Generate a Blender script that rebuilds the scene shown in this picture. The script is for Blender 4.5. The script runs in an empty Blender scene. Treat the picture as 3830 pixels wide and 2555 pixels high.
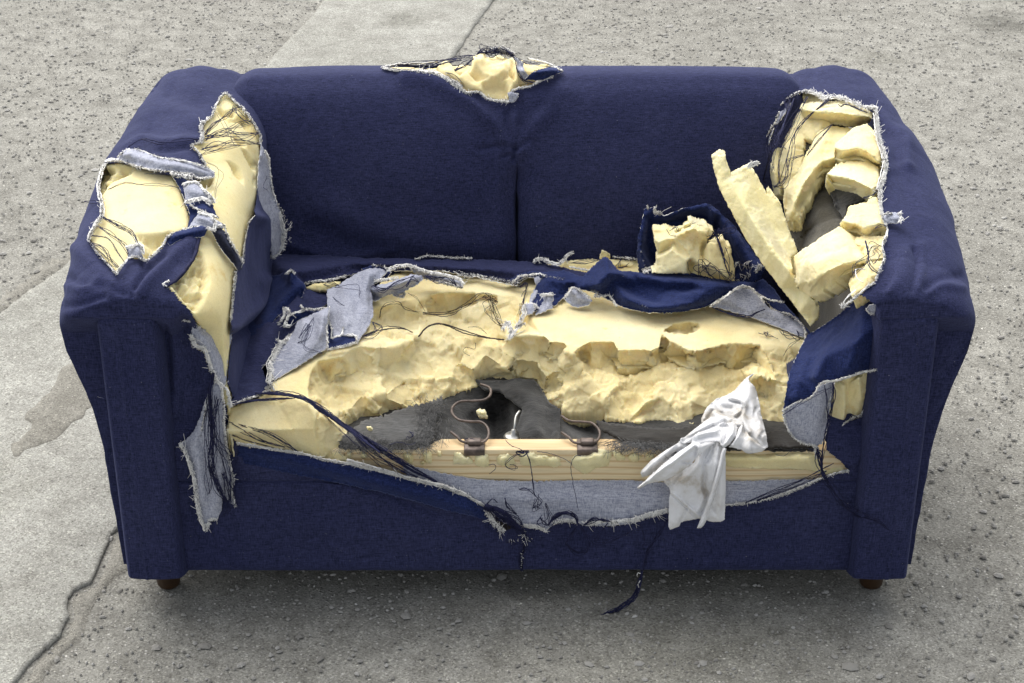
import bpy, bmesh, math, random
import numpy as np
from mathutils import Vector, noise
from mathutils.bvhtree import BVHTree
from mathutils.geometry import delaunay_2d_cdt
random.seed(7); rng = np.random.default_rng(7)
S = bpy.context.scene
COL = S.collection
# ------------------------------------------------------------------ camera, light
CAMP = np.array((-0.0095, -2.63, 1.93)); PITCH = math.radians(28.0)
IW, IH, FPX = 3830.0, 2555.0, 6632.0
FW = np.array((0, math.cos(PITCH), -math.sin(PITCH)))
UP = np.array((0, math.sin(PITCH), math.cos(PITCH)))
RT = np.array((1.0, 0, 0))
cd = bpy.data.cameras.new('camera'); cam = bpy.data.objects.new('camera', cd); COL.objects.link(cam)
cam.location = CAMP; cam.rotation_euler = (math.radians(90) - PITCH, 0, 0)
cd.sensor_width = 36; cd.lens = FPX / IW * 36; cd.clip_end = 400
S.camera = cam
w = bpy.data.worlds.new('World'); S.world = w; w.use_nodes = True
nt = w.node_tree; bg = nt.nodes['Background']
sky = nt.nodes.new('ShaderNodeTexSky'); sky.sky_type = 'NISHITA'; sky.sun_disc = False
SUN_EL, SUN_AZ = 50.0, -22.0          # azimuth from +Y towards +X
sky.sun_elevation = math.radians(SUN_EL); sky.sun_rotation = math.radians(SUN_AZ)
sky.air_density = 1.0; sky.dust_density = 3.0; sky.ozone_density = 1.0
hs = nt.nodes.new('ShaderNodeHueSaturation'); hs.inputs['Saturation'].default_value = 0.30      # a veiled, milky sky
nt.links.new(sky.outputs[0], hs.inputs['Color']); nt.links.new(hs.outputs[0], bg.inputs[0]); bg.inputs[1].default_value = 0.12
sl = bpy.data.lights.new('sun', 'SUN'); so = bpy.data.objects.new('sun', sl); COL.objects.link(so)
sl.energy = 2.2; sl.angle = math.radians(85); sl.color = (1.0, 0.97, 0.92)
sd = Vector((math.sin(math.radians(SUN_AZ)) * math.cos(math.radians(SUN_EL)),
             math.cos(math.radians(SUN_AZ)) * math.cos(math.radians(SUN_EL)), math.sin(math.radians(SUN_EL))))
so.rotation_euler = sd.to_track_quat('Z', 'Y').to_euler(); so.location = sd * 8
S.view_settings.view_transform = 'Standard'; S.view_settings.look = 'None'
S.view_settings.exposure = 0.78; S.view_settings.gamma = 1.0
# ------------------------------------------------------------------ helpers: measuring rays of the photograph's view
FR = {0: (0, 0, 1.62979), 1: (200, 250, 1000 / 1568), 2: (200, 1000, 1100 / 1437), 3: (1000, 900, 1100 / 1568), 4: (1900, 900, 1200 / 1711),
      5: (2500, 250, 1100 / 1568), 6: (2600, 1200, 1100 / 1568), 7: (1300, 100, 1000 / 1742), 8: (1300, 1600, 1400 / 2351),
      9: (2350, 720, 500 / 1960), 10: (0, 900, 500 / 474)}
def Z(f, s, h=0.0):
    """'x,y[,h] ...' measured in frame f -> array of (px, py, h)"""
    ox, oy, k = FR[f]; out = []
    for t in s.split():
        v = [float(q) for q in t.split(',')]
        out.append((ox + v[0] * k, oy + v[1] * k, v[2] if len(v) > 2 else h))
    return np.array(out)
def rays(p):
    p = np.atleast_2d(p)
    return FW + ((p[:, 0] - IW / 2) / FPX)[:, None] * RT - ((p[:, 1] - IH / 2) / FPX)[:, None] * UP
def proj(P):
    v = np.asarray(P) - CAMP; d = v @ FW
    return np.stack((IW / 2 + FPX * (v @ RT) / d, IH / 2 - FPX * (v @ UP) / d), -1)
def place(p, mode):
    """p (n,3) = px, py, h.  mode 'z': h is the height, 'y': h is the depth, BVH: h is the distance off that surface"""
    r = rays(p); h = p[:, 2]
    if mode == 'z': t = (h - CAMP[2]) / r[:, 2]; return CAMP + r * t[:, None]
    if mode == 'y': t = (h - CAMP[1]) / r[:, 1]; return CAMP + r * t[:, None]
    out = np.empty((len(p), 3)); last = None; miss = []
    for i in range(len(p)):
        d = Vector(r[i]); dn = d.normalized()
        loc, n, _, dist = mode.ray_cast(Vector(CAMP), dn)
        if loc is None: miss.append(i); continue
        c = max(0.35, abs(n.dot(dn))); out[i] = loc - dn * (h[i] / c)
    ok = np.ones(len(p), bool); ok[miss] = False
    for i in miss:
        if not ok.any(): out[i] = CAMP + r[i] * 3.3; continue
        j = np.where(ok)[0]; k = j[np.argmin(((p[j, :2] - p[i, :2]) ** 2).sum(1))]
        dep = (out[k] - CAMP) @ FW; out[i] = CAMP + r[i] * dep
    return out
def inpoly(P, poly):
    x, y = P[:, 0], P[:, 1]; c = np.zeros(len(P), bool); n = len(poly); j = n - 1
    for i in range(n):
        xi, yi = poly[i, :2]; xj, yj = poly[j, :2]
        if yi != yj: c ^= ((yi > y) != (yj > y)) & (x < (xj - xi) * (y - yi) / (yj - yi) + xi)
        j = i
    return c
def dline(P, L, closed=False):
    A = L[:, :2]; B = np.roll(A, -1, 0) if closed else A[1:]; A = A if closed else A[:-1]
    best = np.full(len(P), 1e9)
    for a, b in zip(A, B):
        d = b - a; q = max(1e-9, d @ d); t = np.clip(((P - a) @ d) / q, 0, 1)
        best = np.minimum(best, np.hypot(*(P - a - t[:, None] * d).T))
    return best
def dens(L, sp, closed=False, jit=0.0):
    """resample a polyline to steps of about sp pixels, optional sideways jitter"""
    out = []; n = len(L)
    for i in range(n if closed else n - 1):
        a, b = L[i], L[(i + 1) % n]; k = max(1, int(math.ceil(np.hypot(*(b - a)[:2]) / sp)))
        d = (b - a)[:2]; q = np.hypot(*d) or 1; nn = np.array((-d[1], d[0])) / q
        for j in range(k):
            p = a + (b - a) * (j / k)
            if jit and j: p = p.copy(); p[:2] += nn * random.gauss(0, jit)
            out.append(p)
    if not closed: out.append(L[-1])
    return np.array(out)
def spline(L, sp=6):
    """Catmull-Rom through the points"""
    L = np.asarray(L, float)
    if len(L) < 3: return dens(L, sp)
    Q = np.vstack((2 * L[0] - L[1], L, 2 * L[-1] - L[-2])); out = []
    for i in range(1, len(Q) - 2):
        a, b, c, d = Q[i - 1:i + 3]; k = max(1, int(np.linalg.norm((c - b)[:2]) / sp))
        for j in range(k):
            t = j / k
            out.append(.5 * (2 * b + (c - a) * t + (2 * a - 5 * b + 4 * c - d) * t * t + (3 * b - a - 3 * c + d) * t ** 3))
    out.append(L[-1]); return np.array(out)
# ------------------------------------------------------------------ helpers: objects
def finish(name, me, mats, parent=None, kind=None, label=None, smooth=True):
    for m in (mats if isinstance(mats, (list, tuple)) else [mats]): me.materials.append(m)
    if smooth: me.polygons.foreach_set('use_smooth', np.ones(len(me.polygons), bool))
    o = bpy.data.objects.new(name, me); COL.objects.link(o)
    if parent is not None: o.parent = parent
    if kind: o['kind'] = kind
    if label: o['label'] = label
    me.update(); return o
def raw(name, V, Fc, mats, parent=None, mi=None, **k):
    me = bpy.data.meshes.new(name); me.from_pydata([tuple(v) for v in V], [], [tuple(int(i) for i in f) for f in Fc])
    o = finish(name, me, mats, parent, **k)
    if mi is not None: me.polygons.foreach_set('material_index', np.asarray(mi, dtype=np.int32))
    return o
def empty(name, loc, label=None, cat=None, group=None, parent=None):
    o = bpy.data.objects.new(name, None); COL.objects.link(o); o.location = loc; o.empty_display_size = .1
    if parent is not None: o.parent = parent
    if label: o['label'] = label
    if cat: o['category'] = cat
    if group: o['group'] = group
    return o
def vnorm(V, T):
    N = np.zeros_like(V); fn = np.cross(V[T[:, 1]] - V[T[:, 0]], V[T[:, 2]] - V[T[:, 0]])
    for k in range(3): np.add.at(N, T[:, k], fn)
    return N / np.maximum(1e-12, np.linalg.norm(N, axis=1))[:, None]
def fbm(V, sc, octv=4, seed=0.0, ridged=False):
    f = noise.fractal; o = Vector((seed * 7.3, seed * 3.1, seed))
    if ridged: return np.array([noise.ridged_multi_fractal(Vector(v) * sc + o, 1.0, 2.1, octv, 1.0, 2.0) - 1.0 for v in V])
    return np.array([f(Vector(v) * sc + o, 1.0, 2.0, octv) for v in V])
def solve_h(C, T, P):
    """barycentric lookup of h for points P in coarse triangulation (C, T)"""
    H = np.full(len(P), np.nan)
    for t in T:
        a, b, c = C[t[0]], C[t[1]], C[t[2]]
        lo = np.minimum(np.minimum(a, b), c)[:2] - .01; hi = np.maximum(np.maximum(a, b), c)[:2] + .01
        k = np.where((P[:, 0] >= lo[0]) & (P[:, 0] <= hi[0]) & (P[:, 1] >= lo[1]) & (P[:, 1] <= hi[1]))[0]
        if not len(k): continue
        den = (b[1] - c[1]) * (a[0] - c[0]) + (c[0] - b[0]) * (a[1] - c[1])
        if abs(den) < 1e-9: continue
        x, y = P[k, 0] - c[0], P[k, 1] - c[1]
        u = ((b[1] - c[1]) * x + (c[0] - b[0]) * y) / den; v = ((c[1] - a[1]) * x + (a[0] - c[0]) * y) / den; ww = 1 - u - v
        ok = (u > -1e-4) & (v > -1e-4) & (ww > -1e-4); kk = k[ok]
        H[kk] = u[ok] * a[2] + v[ok] * b[2] + ww[ok] * c[2]
    bad = np.isnan(H)
    if bad.any():
        for i in np.where(bad)[0]: H[i] = C[np.argmin(((C[:, :2] - P[i]) ** 2).sum(1)), 2]
    return H
def cdt(V2, E, face):
    r = delaunay_2d_cdt([Vector((float(a), float(b))) for a, b in V2], E, [face], 1, 1e-3)
    return np.array([tuple(v) for v in r[0]]), np.array([f for f in r[2] if len(f) == 3]), r[3]
def coarse(out, lines):
    P = list(out); E = []; face = list(range(len(out)))
    for L in lines:
        s = len(P); P += list(L); E += [(s + i, s + i + 1) for i in range(len(L) - 1)]
    P = np.array(P); V, T, orig = cdt(P[:, :2], E, face)
    H = np.empty(len(V)); un = []
    for i, o in enumerate(orig):
        if len(o): H[i] = P[o[0], 2] if o[0] >= len(out) or len(o) == 1 else P[o[-1], 2]
        else: un.append(i)
    for i in un:
        d = ((P[:, :2] - V[i]) ** 2).sum(1); j = np.argsort(d)[:3]; H[i] = (P[j, 2] / (d[j] + 1)).sum() / (1 / (d[j] + 1)).sum()
    return np.column_stack((V, H)), T
def relief(name, mode, out, lines=(), mats=None, parent=None, sp=6.0, smooth=0, th=0.01, tdir=None, n=(), jit=0.0,
           rim=1, kind=None, label=None, folds=(), get=False, holes=(), ljit=0.0):
    """A piece traced as an outline with inner crest/valley lines, each point with its own height or depth, set at its
    real place, given thickness th (downwards along tdir or its own normal). n: (amp, scale, octaves[, ridged]) relief."""
    C, T = coarse(out, lines)
    B = dens(out, sp, True, jit); G = []
    lo, hi = B[:, :2].min(0), B[:, :2].max(0); row = 0; y = lo[1]
    while y < hi[1]:
        xs = np.arange(lo[0] + (row % 2) * sp / 2, hi[0], sp); G.append(np.column_stack((xs, np.full(len(xs), y)))); y += sp * .87; row += 1
    G = np.vstack(G) if G else np.zeros((0, 2)); G = G + rng.normal(0, sp * .12, G.shape)
    G = G[inpoly(G, B)]; G = G[dline(G, B, True) > sp * .55] if len(G) else G
    for hl in holes: G = G[~inpoly(G, hl)]
    LP = [dens(L, sp, False, ljit) for L in lines]
    for L in LP: G = G[dline(G, L) > sp * .5] if len(G) else G
    P = [B[:, :2], G]; E = []; s = len(B) + len(G)
    for L in LP: P.append(L[:, :2]); E += [(s + i, s + i + 1) for i in range(len(L) - 1)]; s += len(L)
    V2, T2, _ = cdt(np.vstack(P), E, list(range(len(B))))
    for hl in holes: cen = V2[T2].mean(1); T2 = T2[~inpoly(cen, hl)]
    # the jittered border keeps its own interpolated heights
    H = solve_h(C, T, V2)
    nb = [set() for _ in range(len(V2))]
    if smooth:
        I = np.concatenate((T2[:, 0], T2[:, 1], T2[:, 2], T2[:, 1], T2[:, 2], T2[:, 0])); J = np.concatenate((T2[:, 1], T2[:, 2], T2[:, 0], T2[:, 0], T2[:, 1], T2[:, 2]))
        cnt = np.bincount(I, minlength=len(V2)).astype(float)
        for _ in range(smooth):
            H = .35 * H + .65 * np.bincount(I, weights=H[J], minlength=len(V2)) / np.maximum(1, cnt)
    for L, wd, am in folds: H = H + am * np.exp(-(dline(V2, L) / wd) ** 2)
    V = place(np.column_stack((V2, H)), mode); N = vnorm(V, T2)
    if ((CAMP - V) * N).sum(1).mean() < 0: T2 = T2[:, ::-1]; N = -N
    for q in n:
        if q[0] == 'bite':
            k = np.clip((q[3] - V[:, 2]) / .006, 0, 1) * ~((V[:, 0] < -.345) & (V[:, 1] < .035)); f = np.array([noise.voronoi(Vector(v) * q[2])[0] for v in V])
            V = V + N * (q[1] * (np.minimum(f[:, 1] - f[:, 0], .5) * -1 + .25 + (f[:, 0] - .4)) * k)[:, None]; continue
        if q[0] == 'facet':                                         # torn chips: every cell a flat face with its own tilt
            k = np.clip((q[3] - V[:, 2]) / .006, 0, 1) * ~((V[:, 0] < -.345) & (V[:, 1] < .035)); f = np.empty(len(V))
            for i, p in enumerate(V):
                pv = Vector(p) * q[2] + Vector((.35, .35, .35)) * noise.noise(Vector(p) * q[2] * 1.3); c = noise.voronoi(pv)[1][0]
                f[i] = (pv - c).dot(noise.random_unit_vector() if False else noise.cell_vector(c * 7.13) * 2 - Vector((1, 1, 1))) + .35 * (noise.cell(c * 3.7) - .5)
            V = V + N * (q[1] * f * k)[:, None]; continue
        f = fbm(V, q[1], q[2], seed=len(V) % 17, ridged=len(q) > 3); V = V + N * (f * q[0])[:, None]
    N = vnorm(V, T2); td = (-N if th < .01 else np.tile(-N.mean(0) / np.linalg.norm(N.mean(0)), (len(V), 1))) if tdir is None else np.tile(np.array(tdir, float), (len(V), 1))
    par = np.arange(len(V2))                                       # drop slivers cut off by a crossing outline
    def root(i):
        while par[i] != i: par[i] = par[par[i]]; i = par[i]
        return i
    for a, b, c in T2: ra = root(a); par[root(b)] = ra; par[root(c)] = ra
    rt = np.array([root(i) for i in range(len(V2))]); cn = np.bincount(rt[T2[:, 0]], minlength=len(V2)); T2 = T2[cn[rt[T2[:, 0]]] > .12 * len(T2)]
    m = len(V); e = {}
    for t in T2:
        for a, b in ((t[0], t[1]), (t[1], t[2]), (t[2], t[0])): e[(a, b)] = 1
    bd = [(a, b) for (a, b) in e if (b, a) not in e]
    ring = sorted({a for a, b in bd}); layers = [dict(zip(ring, ring))]; VV = [V]; tot = m; Fs = [tuple(t) for t in T2]; mi = [0] * len(T2)
    for k in range(1, rim):
        R = V[ring] + td[ring] * (th * k / rim); R = R + rng.normal(0, .0005, R.shape); VV.append(R)
        layers.append({v: tot + i for i, v in enumerate(ring)}); tot += len(ring)
    VV.append(V + td * th); layers.append({v: tot + v for v in ring})
    for A, Bm in zip(layers[:-1], layers[1:]):
        for a, b in bd: Fs.append((A[b], A[a], Bm[a], Bm[b])); mi.append(2)
    Fs += [(tot + t[2], tot + t[1], tot + t[0]) for t in T2]; mi += [1] * len(T2)
    mats = mats if isinstance(mats, (list, tuple)) else [mats]
    mi = [min(i, len(mats) - 1) if not (i == 2 and len(mats) == 2) else 0 for i in mi]
    o = raw(name, np.vstack(VV), Fs, mats, parent, mi=mi, kind=kind, label=label)
    if get: return o, BVHTree.FromPolygons([Vector(v) for v in V], [tuple(int(i) for i in t) for t in T2])
    return o
class Tubes:
    """many thin strands collected in one mesh"""
    def __init__(s): s.V = []; s.F = []; s.n = 0
    def add(s, P, r0, r1=None, k=3):
        P = np.asarray(P, float); m = len(P)
        if m < 2: return
        r1 = r0 if r1 is None else r1
        Tn = np.gradient(P, axis=0); Tn /= np.maximum(1e-9, np.linalg.norm(Tn, axis=1))[:, None]
        up = np.array((.3, .2, .93)); A = np.cross(Tn, up); A /= np.maximum(1e-9, np.linalg.norm(A, axis=1))[:, None]; Bn = np.cross(Tn, A)
        r = np.linspace(r0, r1, m)[:, None]; ang = np.arange(k) * 2 * math.pi / k
        R = np.stack([P + r * (A * math.cos(a) + Bn * math.sin(a)) for a in ang], 1).reshape(-1, 3); s.V.append(R); b = s.n
        for i in range(m - 1):
            for j in range(k):
                j2 = (j + 1) % k; s.F.append((b + i * k + j, b + i * k + j2, b + (i + 1) * k + j2, b + (i + 1) * k + j))
        s.F.append(tuple(b + j for j in range(k))[::-1]); s.F.append(tuple(b + (m - 1) * k + j for j in range(k))); s.n += m * k
    def build(s, name, mat, parent=None, **k): return raw(name, np.vstack(s.V), s.F, mat, parent, **k)
# ------------------------------------------------------------------ materials
def newmat(name, rough=.9, spec=.2):
    m = bpy.data.materials.new(name); m.use_nodes = True; n = m.node_tree.nodes; b = n['Principled BSDF']
    b.inputs['Roughness'].default_value = rough; b.inputs['Specular IOR Level'].default_value = spec
    return m, m.node_tree, b
def nd(t, ty, **k):
    x = t.nodes.new(ty)
    for a, b in k.items():
        if a in x.inputs: x.inputs[a].default_value = b
        else: setattr(x, a, b)
    return x
def mapped(t, scale, rot=(0, 0, 0)):
    g = t.nodes.new('ShaderNodeNewGeometry'); m = t.nodes.new('ShaderNodeMapping'); m.inputs['Scale'].default_value = scale; m.inputs['Rotation'].default_value = rot
    t.links.new(g.outputs['Position'], m.inputs[0]); return m.outputs[0]
def ramp(t, fac, stops):
    r = t.nodes.new('ShaderNodeValToRGB'); el = r.color_ramp.elements
    while len(el) < len(stops): el.new(.5)
    for e, (p, c) in zip(el, stops): e.position = p; e.color = (*c, 1)
    t.links.new(fac, r.inputs[0]); return r.outputs[0]
def mix(t, fac, a, b, bt='MIX'):
    x = t.nodes.new('ShaderNodeMix'); x.data_type = 'RGBA'; x.blend_type = bt
    for i, v in ((0, fac), (6, a), (7, b)):
        if hasattr(v, 'links'): t.links.new(v, x.inputs[i])
        else: x.inputs[i].default_value = v if not isinstance(v, tuple) else (*v, 1)
    return x.outputs[2]
def tex(t, vec, sc, det=4, rough=.6, ty='noise'):
    if ty == 'noise': x = nd(t, 'ShaderNodeTexNoise', Scale=sc, Detail=det, Roughness=rough)
    else: x = nd(t, 'ShaderNodeTexVoronoi', Scale=sc)
    t.links.new(vec, x.inputs['Vector']); return x
def bump(t, b, h, strength, dist, prev=None):
    x = nd(t, 'ShaderNodeBump', Strength=strength, Distance=dist); t.links.new(h, x.inputs['Height'])
    if prev is not None: t.links.new(prev, x.inputs['Normal'])
    t.links.new(x.outputs[0], b.inputs['Normal']); return x.outputs[0]
def cloth(name, dark, light, wear, lo=.35, hi=.68, sheen=.15, pos=(.42, .62)):
    """woven cotton: fine streaks along both thread directions over slow fading"""
    m, t, b = newmat(name, .92, .12)
    h1 = tex(t, mapped(t, (60, 520, 520)), 1, 4, .8); h2 = tex(t, mapped(t, (560, 500, 90)), 1, 4, .8)
    a = nd(t, 'ShaderNodeMath', operation='ADD'); t.links.new(h1.outputs[0], a.inputs[0]); t.links.new(h2.outputs[0], a.inputs[1])
    hf = nd(t, 'ShaderNodeMath', operation='MULTIPLY'); t.links.new(a.outputs[0], hf.inputs[0]); hf.inputs[1].default_value = .5
    c = ramp(t, hf.outputs[0], [(pos[0], dark), (pos[1], light)])
    big = tex(t, mapped(t, (1, 1, 1)), 5.0, 5, .6)
    fac = ramp(t, big.outputs[0], [(lo, (0, 0, 0)), (hi, (1, 1, 1))])
    c2 = mix(t, fac, c, wear, 'MULTIPLY')
    li = tex(t, mapped(t, (1, 1, 1)), 260, 2, .5); lk = ramp(t, li.outputs[0], [(.735, (0, 0, 0)), (.78, (.35, .35, .35))]); c2 = mix(t, lk, c2, (.42, .42, .45)); t.links.new(c2, b.inputs['Base Color'])
    b.inputs['Sheen Weight'].default_value = sheen; b.inputs['Sheen Roughness'].default_value = .45; b.inputs['Sheen Tint'].default_value = (.45, .52, .95, 1)
    n1 = bump(t, b, hf.outputs[0], .15, .0006)
    fw = tex(t, mapped(t, (1, 1, 1)), 11, 3, .5); bump(t, b, fw.outputs[0], .22, .008, n1)
    return m
M = {}
M['denim'] = cloth('navy_denim', (.011, .014, .036), (.060, .066, .158), (.74, .76, .84), sheen=.10, pos=(.39, .64))
M['denim_fresh'] = cloth('navy_denim_loose', (.007, .012, .046), (.032, .048, .155), (.75, .78, .85), sheen=.22)
M['reverse'] = cloth('denim_reverse', (.22, .235, .31), (.60, .61, .67), (.86, .87, .90), pos=(.40, .60))
M['darkcloth'] = cloth('dark_denim_inside', (.010, .011, .020), (.03, .032, .05), (.7, .7, .7))
def foam(name, c0, c1, stain=(1, .86, .62)):
    m, t, b = newmat(name, .95, .1)
    big = tex(t, mapped(t, (1, 1, 1)), 7, 5, .62); f = ramp(t, big.outputs[0], [(.38, c0), (.66, c1)])
    sm = tex(t, mapped(t, (1, 1, 1)), 420, 3, .7); g = ramp(t, sm.outputs[0], [(.3, (.90, .90, .88)), (.6, (1, 1, 1))])
    c = mix(t, 1.0, f, g, 'MULTIPLY')
    ag = tex(t, mapped(t, (1, 1, 1)), 11, 6, .75); c = mix(t, 1.0, c, ramp(t, ag.outputs[0], [(.28, (.88, .76, .56)), (.42, (1, 1, 1))]), 'MULTIPLY')
    pr = tex(t, mapped(t, (1, 1, 1)), 150, 4, .8); c = mix(t, 1.0, c, ramp(t, pr.outputs[0], [(.28, (.72, .60, .42)), (.37, (1, 1, 1))]), 'MULTIPLY')
    t.links.new(c, b.inputs['Base Color'])
    b.inputs['Subsurface Weight'].default_value = .35; b.inputs['Subsurface Radius'].default_value = (.016, .013, .007); b.inputs['Subsurface Scale'].default_value = 1.0
    n1 = bump(t, b, sm.outputs[0], .35, .0012)
    md = tex(t, mapped(t, (1, 1, 1)), 60, 4, .6); bump(t, b, md.outputs[0], .3, .004, n1)
    return m
M['foam'] = foam('yellow_foam', (.87, .74, .39), (.90, .81, .50))
M['foam_torn'] = foam('torn_yellow_foam', (.88, .73, .38), (.91, .80, .49))
M['foam_pale'] = foam('pale_foam', (.87, .75, .40), (.89, .80, .49))
def plain(name, col, rough=.9, spec=.2, var=.2, sc=40, metal=0, bm=0):
    m, t, b = newmat(name, rough, spec); x = tex(t, mapped(t, (1, 1, 1)), sc, 4, .6)
    d = tuple(c * (1 - var) for c in col); l = tuple(min(1, c * (1 + var)) for c in col)
    t.links.new(ramp(t, x.outputs[0], [(.35, d), (.65, l)]), b.inputs['Base Color']); b.inputs['Metallic'].default_value = metal
    if bm: bump(t, b, x.outputs[0], .5, bm)
    return m
M['fray'] = plain('white_cotton_fray', (.93, .92, .89), var=.05, sc=90)
M['thread'] = plain('navy_thread', (.022, .024, .065), var=.3, sc=90)
M['thread_brown'] = plain('dark_thread', (.045, .035, .035), var=.3, sc=90)
M['metal'] = plain('rusty_spring_steel', (.13, .10, .085), .55, .5, .45, 60, .3, .0008)
M['steel'] = plain('grey_steel', (.5, .5, .48), .35, .5, .15, 60, .8)
M['foot'] = plain('brown_stained_wood', (.045, .022, .009), .45, .4, .3, 20)
def fiber(name, a, b_, st):
    m, t, b = newmat(name, .98, .05); x = tex(t, mapped(t, st), 1, 5, .7); y = tex(t, mapped(t, (1, 1, 1)), 9, 4, .6)
    c = mix(t, ramp(t, y.outputs[0], [(.4, (0, 0, 0)), (.65, (1, 1, 1))]), ramp(t, x.outputs[0], [(.35, a), (.7, b_)]), (.62, .60, .58), 'MULTIPLY')
    t.links.new(c, b.inputs['Base Color']); bump(t, b, x.outputs[0], .5, .002); b.inputs['Sheen Weight'].default_value = .3; return m
M['felt'] = fiber('grey_felt', (.020, .020, .020), (.062, .062, .061), (60, 240, 160))
M['felt_light'] = fiber('pale_grey_felt', (.05, .05, .05), (.135, .135, .133), (60, 240, 160))
M['felt_dark'] = fiber('dark_brown_felt', (.016, .014, .012), (.042, .038, .032), (50, 300, 200))
M['board'] = fiber('brown_backing_cloth', (.05, .045, .033), (.12, .11, .085), (300, 300, 25))
def wood():
    m, t, b = newmat('raw_pine', .6, .3); v = mapped(t, (1, 1, 1))
    x = nd(t, 'ShaderNodeTexWave', wave_type='BANDS', bands_direction='Z', Scale=26, Distortion=9, Detail=2); x.inputs['Detail Scale'].default_value = .35
    mp = mapped(t, (.18, 1, 1)); t.links.new(mp, x.inputs['Vector'])
    g = tex(t, mapped(t, (12, 500, 300)), 1, 3, .6)
    c = ramp(t, x.outputs['Fac'], [(0, (.86, .72, .47)), (.72, (.84, .69, .43)), (.95, (.70, .51, .28))])
    c = mix(t, 1.0, c, ramp(t, g.outputs[0], [(.35, (.86, .84, .8)), (.6, (1, 1, 1))]), 'MULTIPLY')
    t.links.new(c, b.inputs['Base Color']); bump(t, b, g.outputs[0], .2, .0006); return m
M['wood'] = wood()
def rag():
    m, t, b = newmat('white_cotton_rag', 1.0, .02); v = mapped(t, (1, 1, 1))
    x = tex(t, v, 16, 6, .65); y = tex(t, mapped(t, (1, 1, 1)), 5, 4, .6)
    c = ramp(t, x.outputs[0], [(.36, (.52, .48, .42)), (.45, (.70, .69, .68)), (.56, (.80, .80, .81))])
    t.links.new(c, b.inputs['Base Color']); n1 = bump(t, b, tex(t, mapped(t, (1, 1, 1)), 600, 2, .5).outputs[0], .15, .0006)
    bump(t, b, x.outputs[0], .2, .004, n1)
    b.inputs['Subsurface Weight'].default_value = 0; b.inputs['Subsurface Radius'].default_value = (.006, .006, .006); b.inputs['Subsurface Scale'].default_value = 1
    return m
M['rag'] = rag()
# ------------------------------------------------------------------ ground
def ground_mat(name, paste0, paste1, agg, bumpd, cell=95, amount=(.20, .34), dark=.68, stains_shade=(), mk=.80):
    m, t, b = newmat(name, .93, .25); v = mapped(t, (1, 1, 1))
    vo = nd(t, 'ShaderNodeTexVoronoi', Scale=cell, Randomness=1.0); t.links.new(v, vo.inputs['Vector'])
    stone = ramp(t, vo.outputs['Distance'], [(amount[0], (1, 1, 1)), (amount[1], (0, 0, 0))])
    sep = nd(t, 'ShaderNodeSeparateColor'); t.links.new(vo.outputs['Color'], sep.inputs[0])
    pick = ramp(t, sep.outputs[0], [(.42, (0, 0, 0)), (.5, (1, 1, 1))])
    sc = ramp(t, sep.outputs[1], [(0, tuple(c * .62 for c in agg)), (.35, tuple(c * .92 for c in agg)), (.75, tuple(c * 1.12 for c in agg)), (1, tuple(min(1, c * 1.75) for c in agg))])
    big = tex(t, v, 1.1, 6, .6); mid = tex(t, v, 13, 6, .65); fine = tex(t, v, 330, 3, .75); pit = tex(t, v, 55, 5, .7)
    c = ramp(t, big.outputs[0], [(.35, paste0), (.65, paste1)])
    c = mix(t, 1.0, c, ramp(t, mid.outputs[0], [(.34, (mk, mk * .99, mk * .97)), (.60, (1.04, 1.04, 1.03))]), 'MULTIPLY')
    c = mix(t, 1.0, c, ramp(t, fine.outputs[0], [(.3, (.62, .61, .60)), (.55, (1, 1, 1)), (.75, (1.25, 1.25, 1.22))]), 'MULTIPLY')
    c = mix(t, 1.0, c, ramp(t, pit.outputs[0], [(.30, (dark, dark, dark)), (.44, (1, 1, 1))]), 'MULTIPLY')
    f = mix(t, 1.0, stone, pick, 'MULTIPLY'); c = mix(t, f, c, sc)
    v2 = nd(t, 'ShaderNodeTexVoronoi', Scale=cell * 2.3, Randomness=1.0); t.links.new(v, v2.inputs['Vector']); s2 = nd(t, 'ShaderNodeSeparateColor'); t.links.new(v2.outputs['Color'], s2.inputs[0])
    c = mix(t, 1.0, c, ramp(t, s2.outputs[0], [(0, (.58, .57, .55)), (.22, (.88, .88, .87)), (.75, (1.02, 1.02, 1.01)), (.93, (1.18, 1.18, 1.17)), (1, (1.55, 1.55, 1.5))]), 'MULTIPLY')
    for x, y, r, k in stains_shade:                                  # oil and tar spots, and shade painted before the sofa, ragged by noise
        sb = nd(t, 'ShaderNodeVectorMath', operation='DISTANCE'); t.links.new(v, sb.inputs[0]); sb.inputs[1].default_value = (x, y, 0)
        ns = tex(t, v, 3 / r, 5, .7); ad = nd(t, 'ShaderNodeMath', operation='MULTIPLY_ADD'); t.links.new(ns.outputs[0], ad.inputs[0]); ad.inputs[1].default_value = r * 2.4; t.links.new(sb.outputs['Value'], ad.inputs[2])
        dv = nd(t, 'ShaderNodeMath', operation='DIVIDE'); t.links.new(ad.outputs[0], dv.inputs[0]); dv.inputs[1].default_value = r * 4
        c = mix(t, 1.0, c, ramp(t, dv.outputs[0], [(.30, (k, k, k * .97)), (.56, (1, 1, 1))]), 'MULTIPLY')
    t.links.new(c, b.inputs['Base Color'])
    n1 = bump(t, b, f, .7, bumpd * .8); n2 = bump(t, b, pit.outputs[0], .6, bumpd * .6, n1); bump(t, b, fine.outputs[0], .7, bumpd * .4, n2)
    return m
M['asphalt'] = ground_mat('worn_asphalt', (.285, .278, .252), (.36, .352, .322), (.35, .34, .315), .0026, 130, (.16, .40), stains_shade=((1.71, 3.37, .16, .45), (1.2, 3.0, .12, .8), (1.75, 2.2, .15, .8), (.3, -.15, .35, .85)), mk=.70)  # last spot is the shade in front of the sofa, painted into the colour
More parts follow.
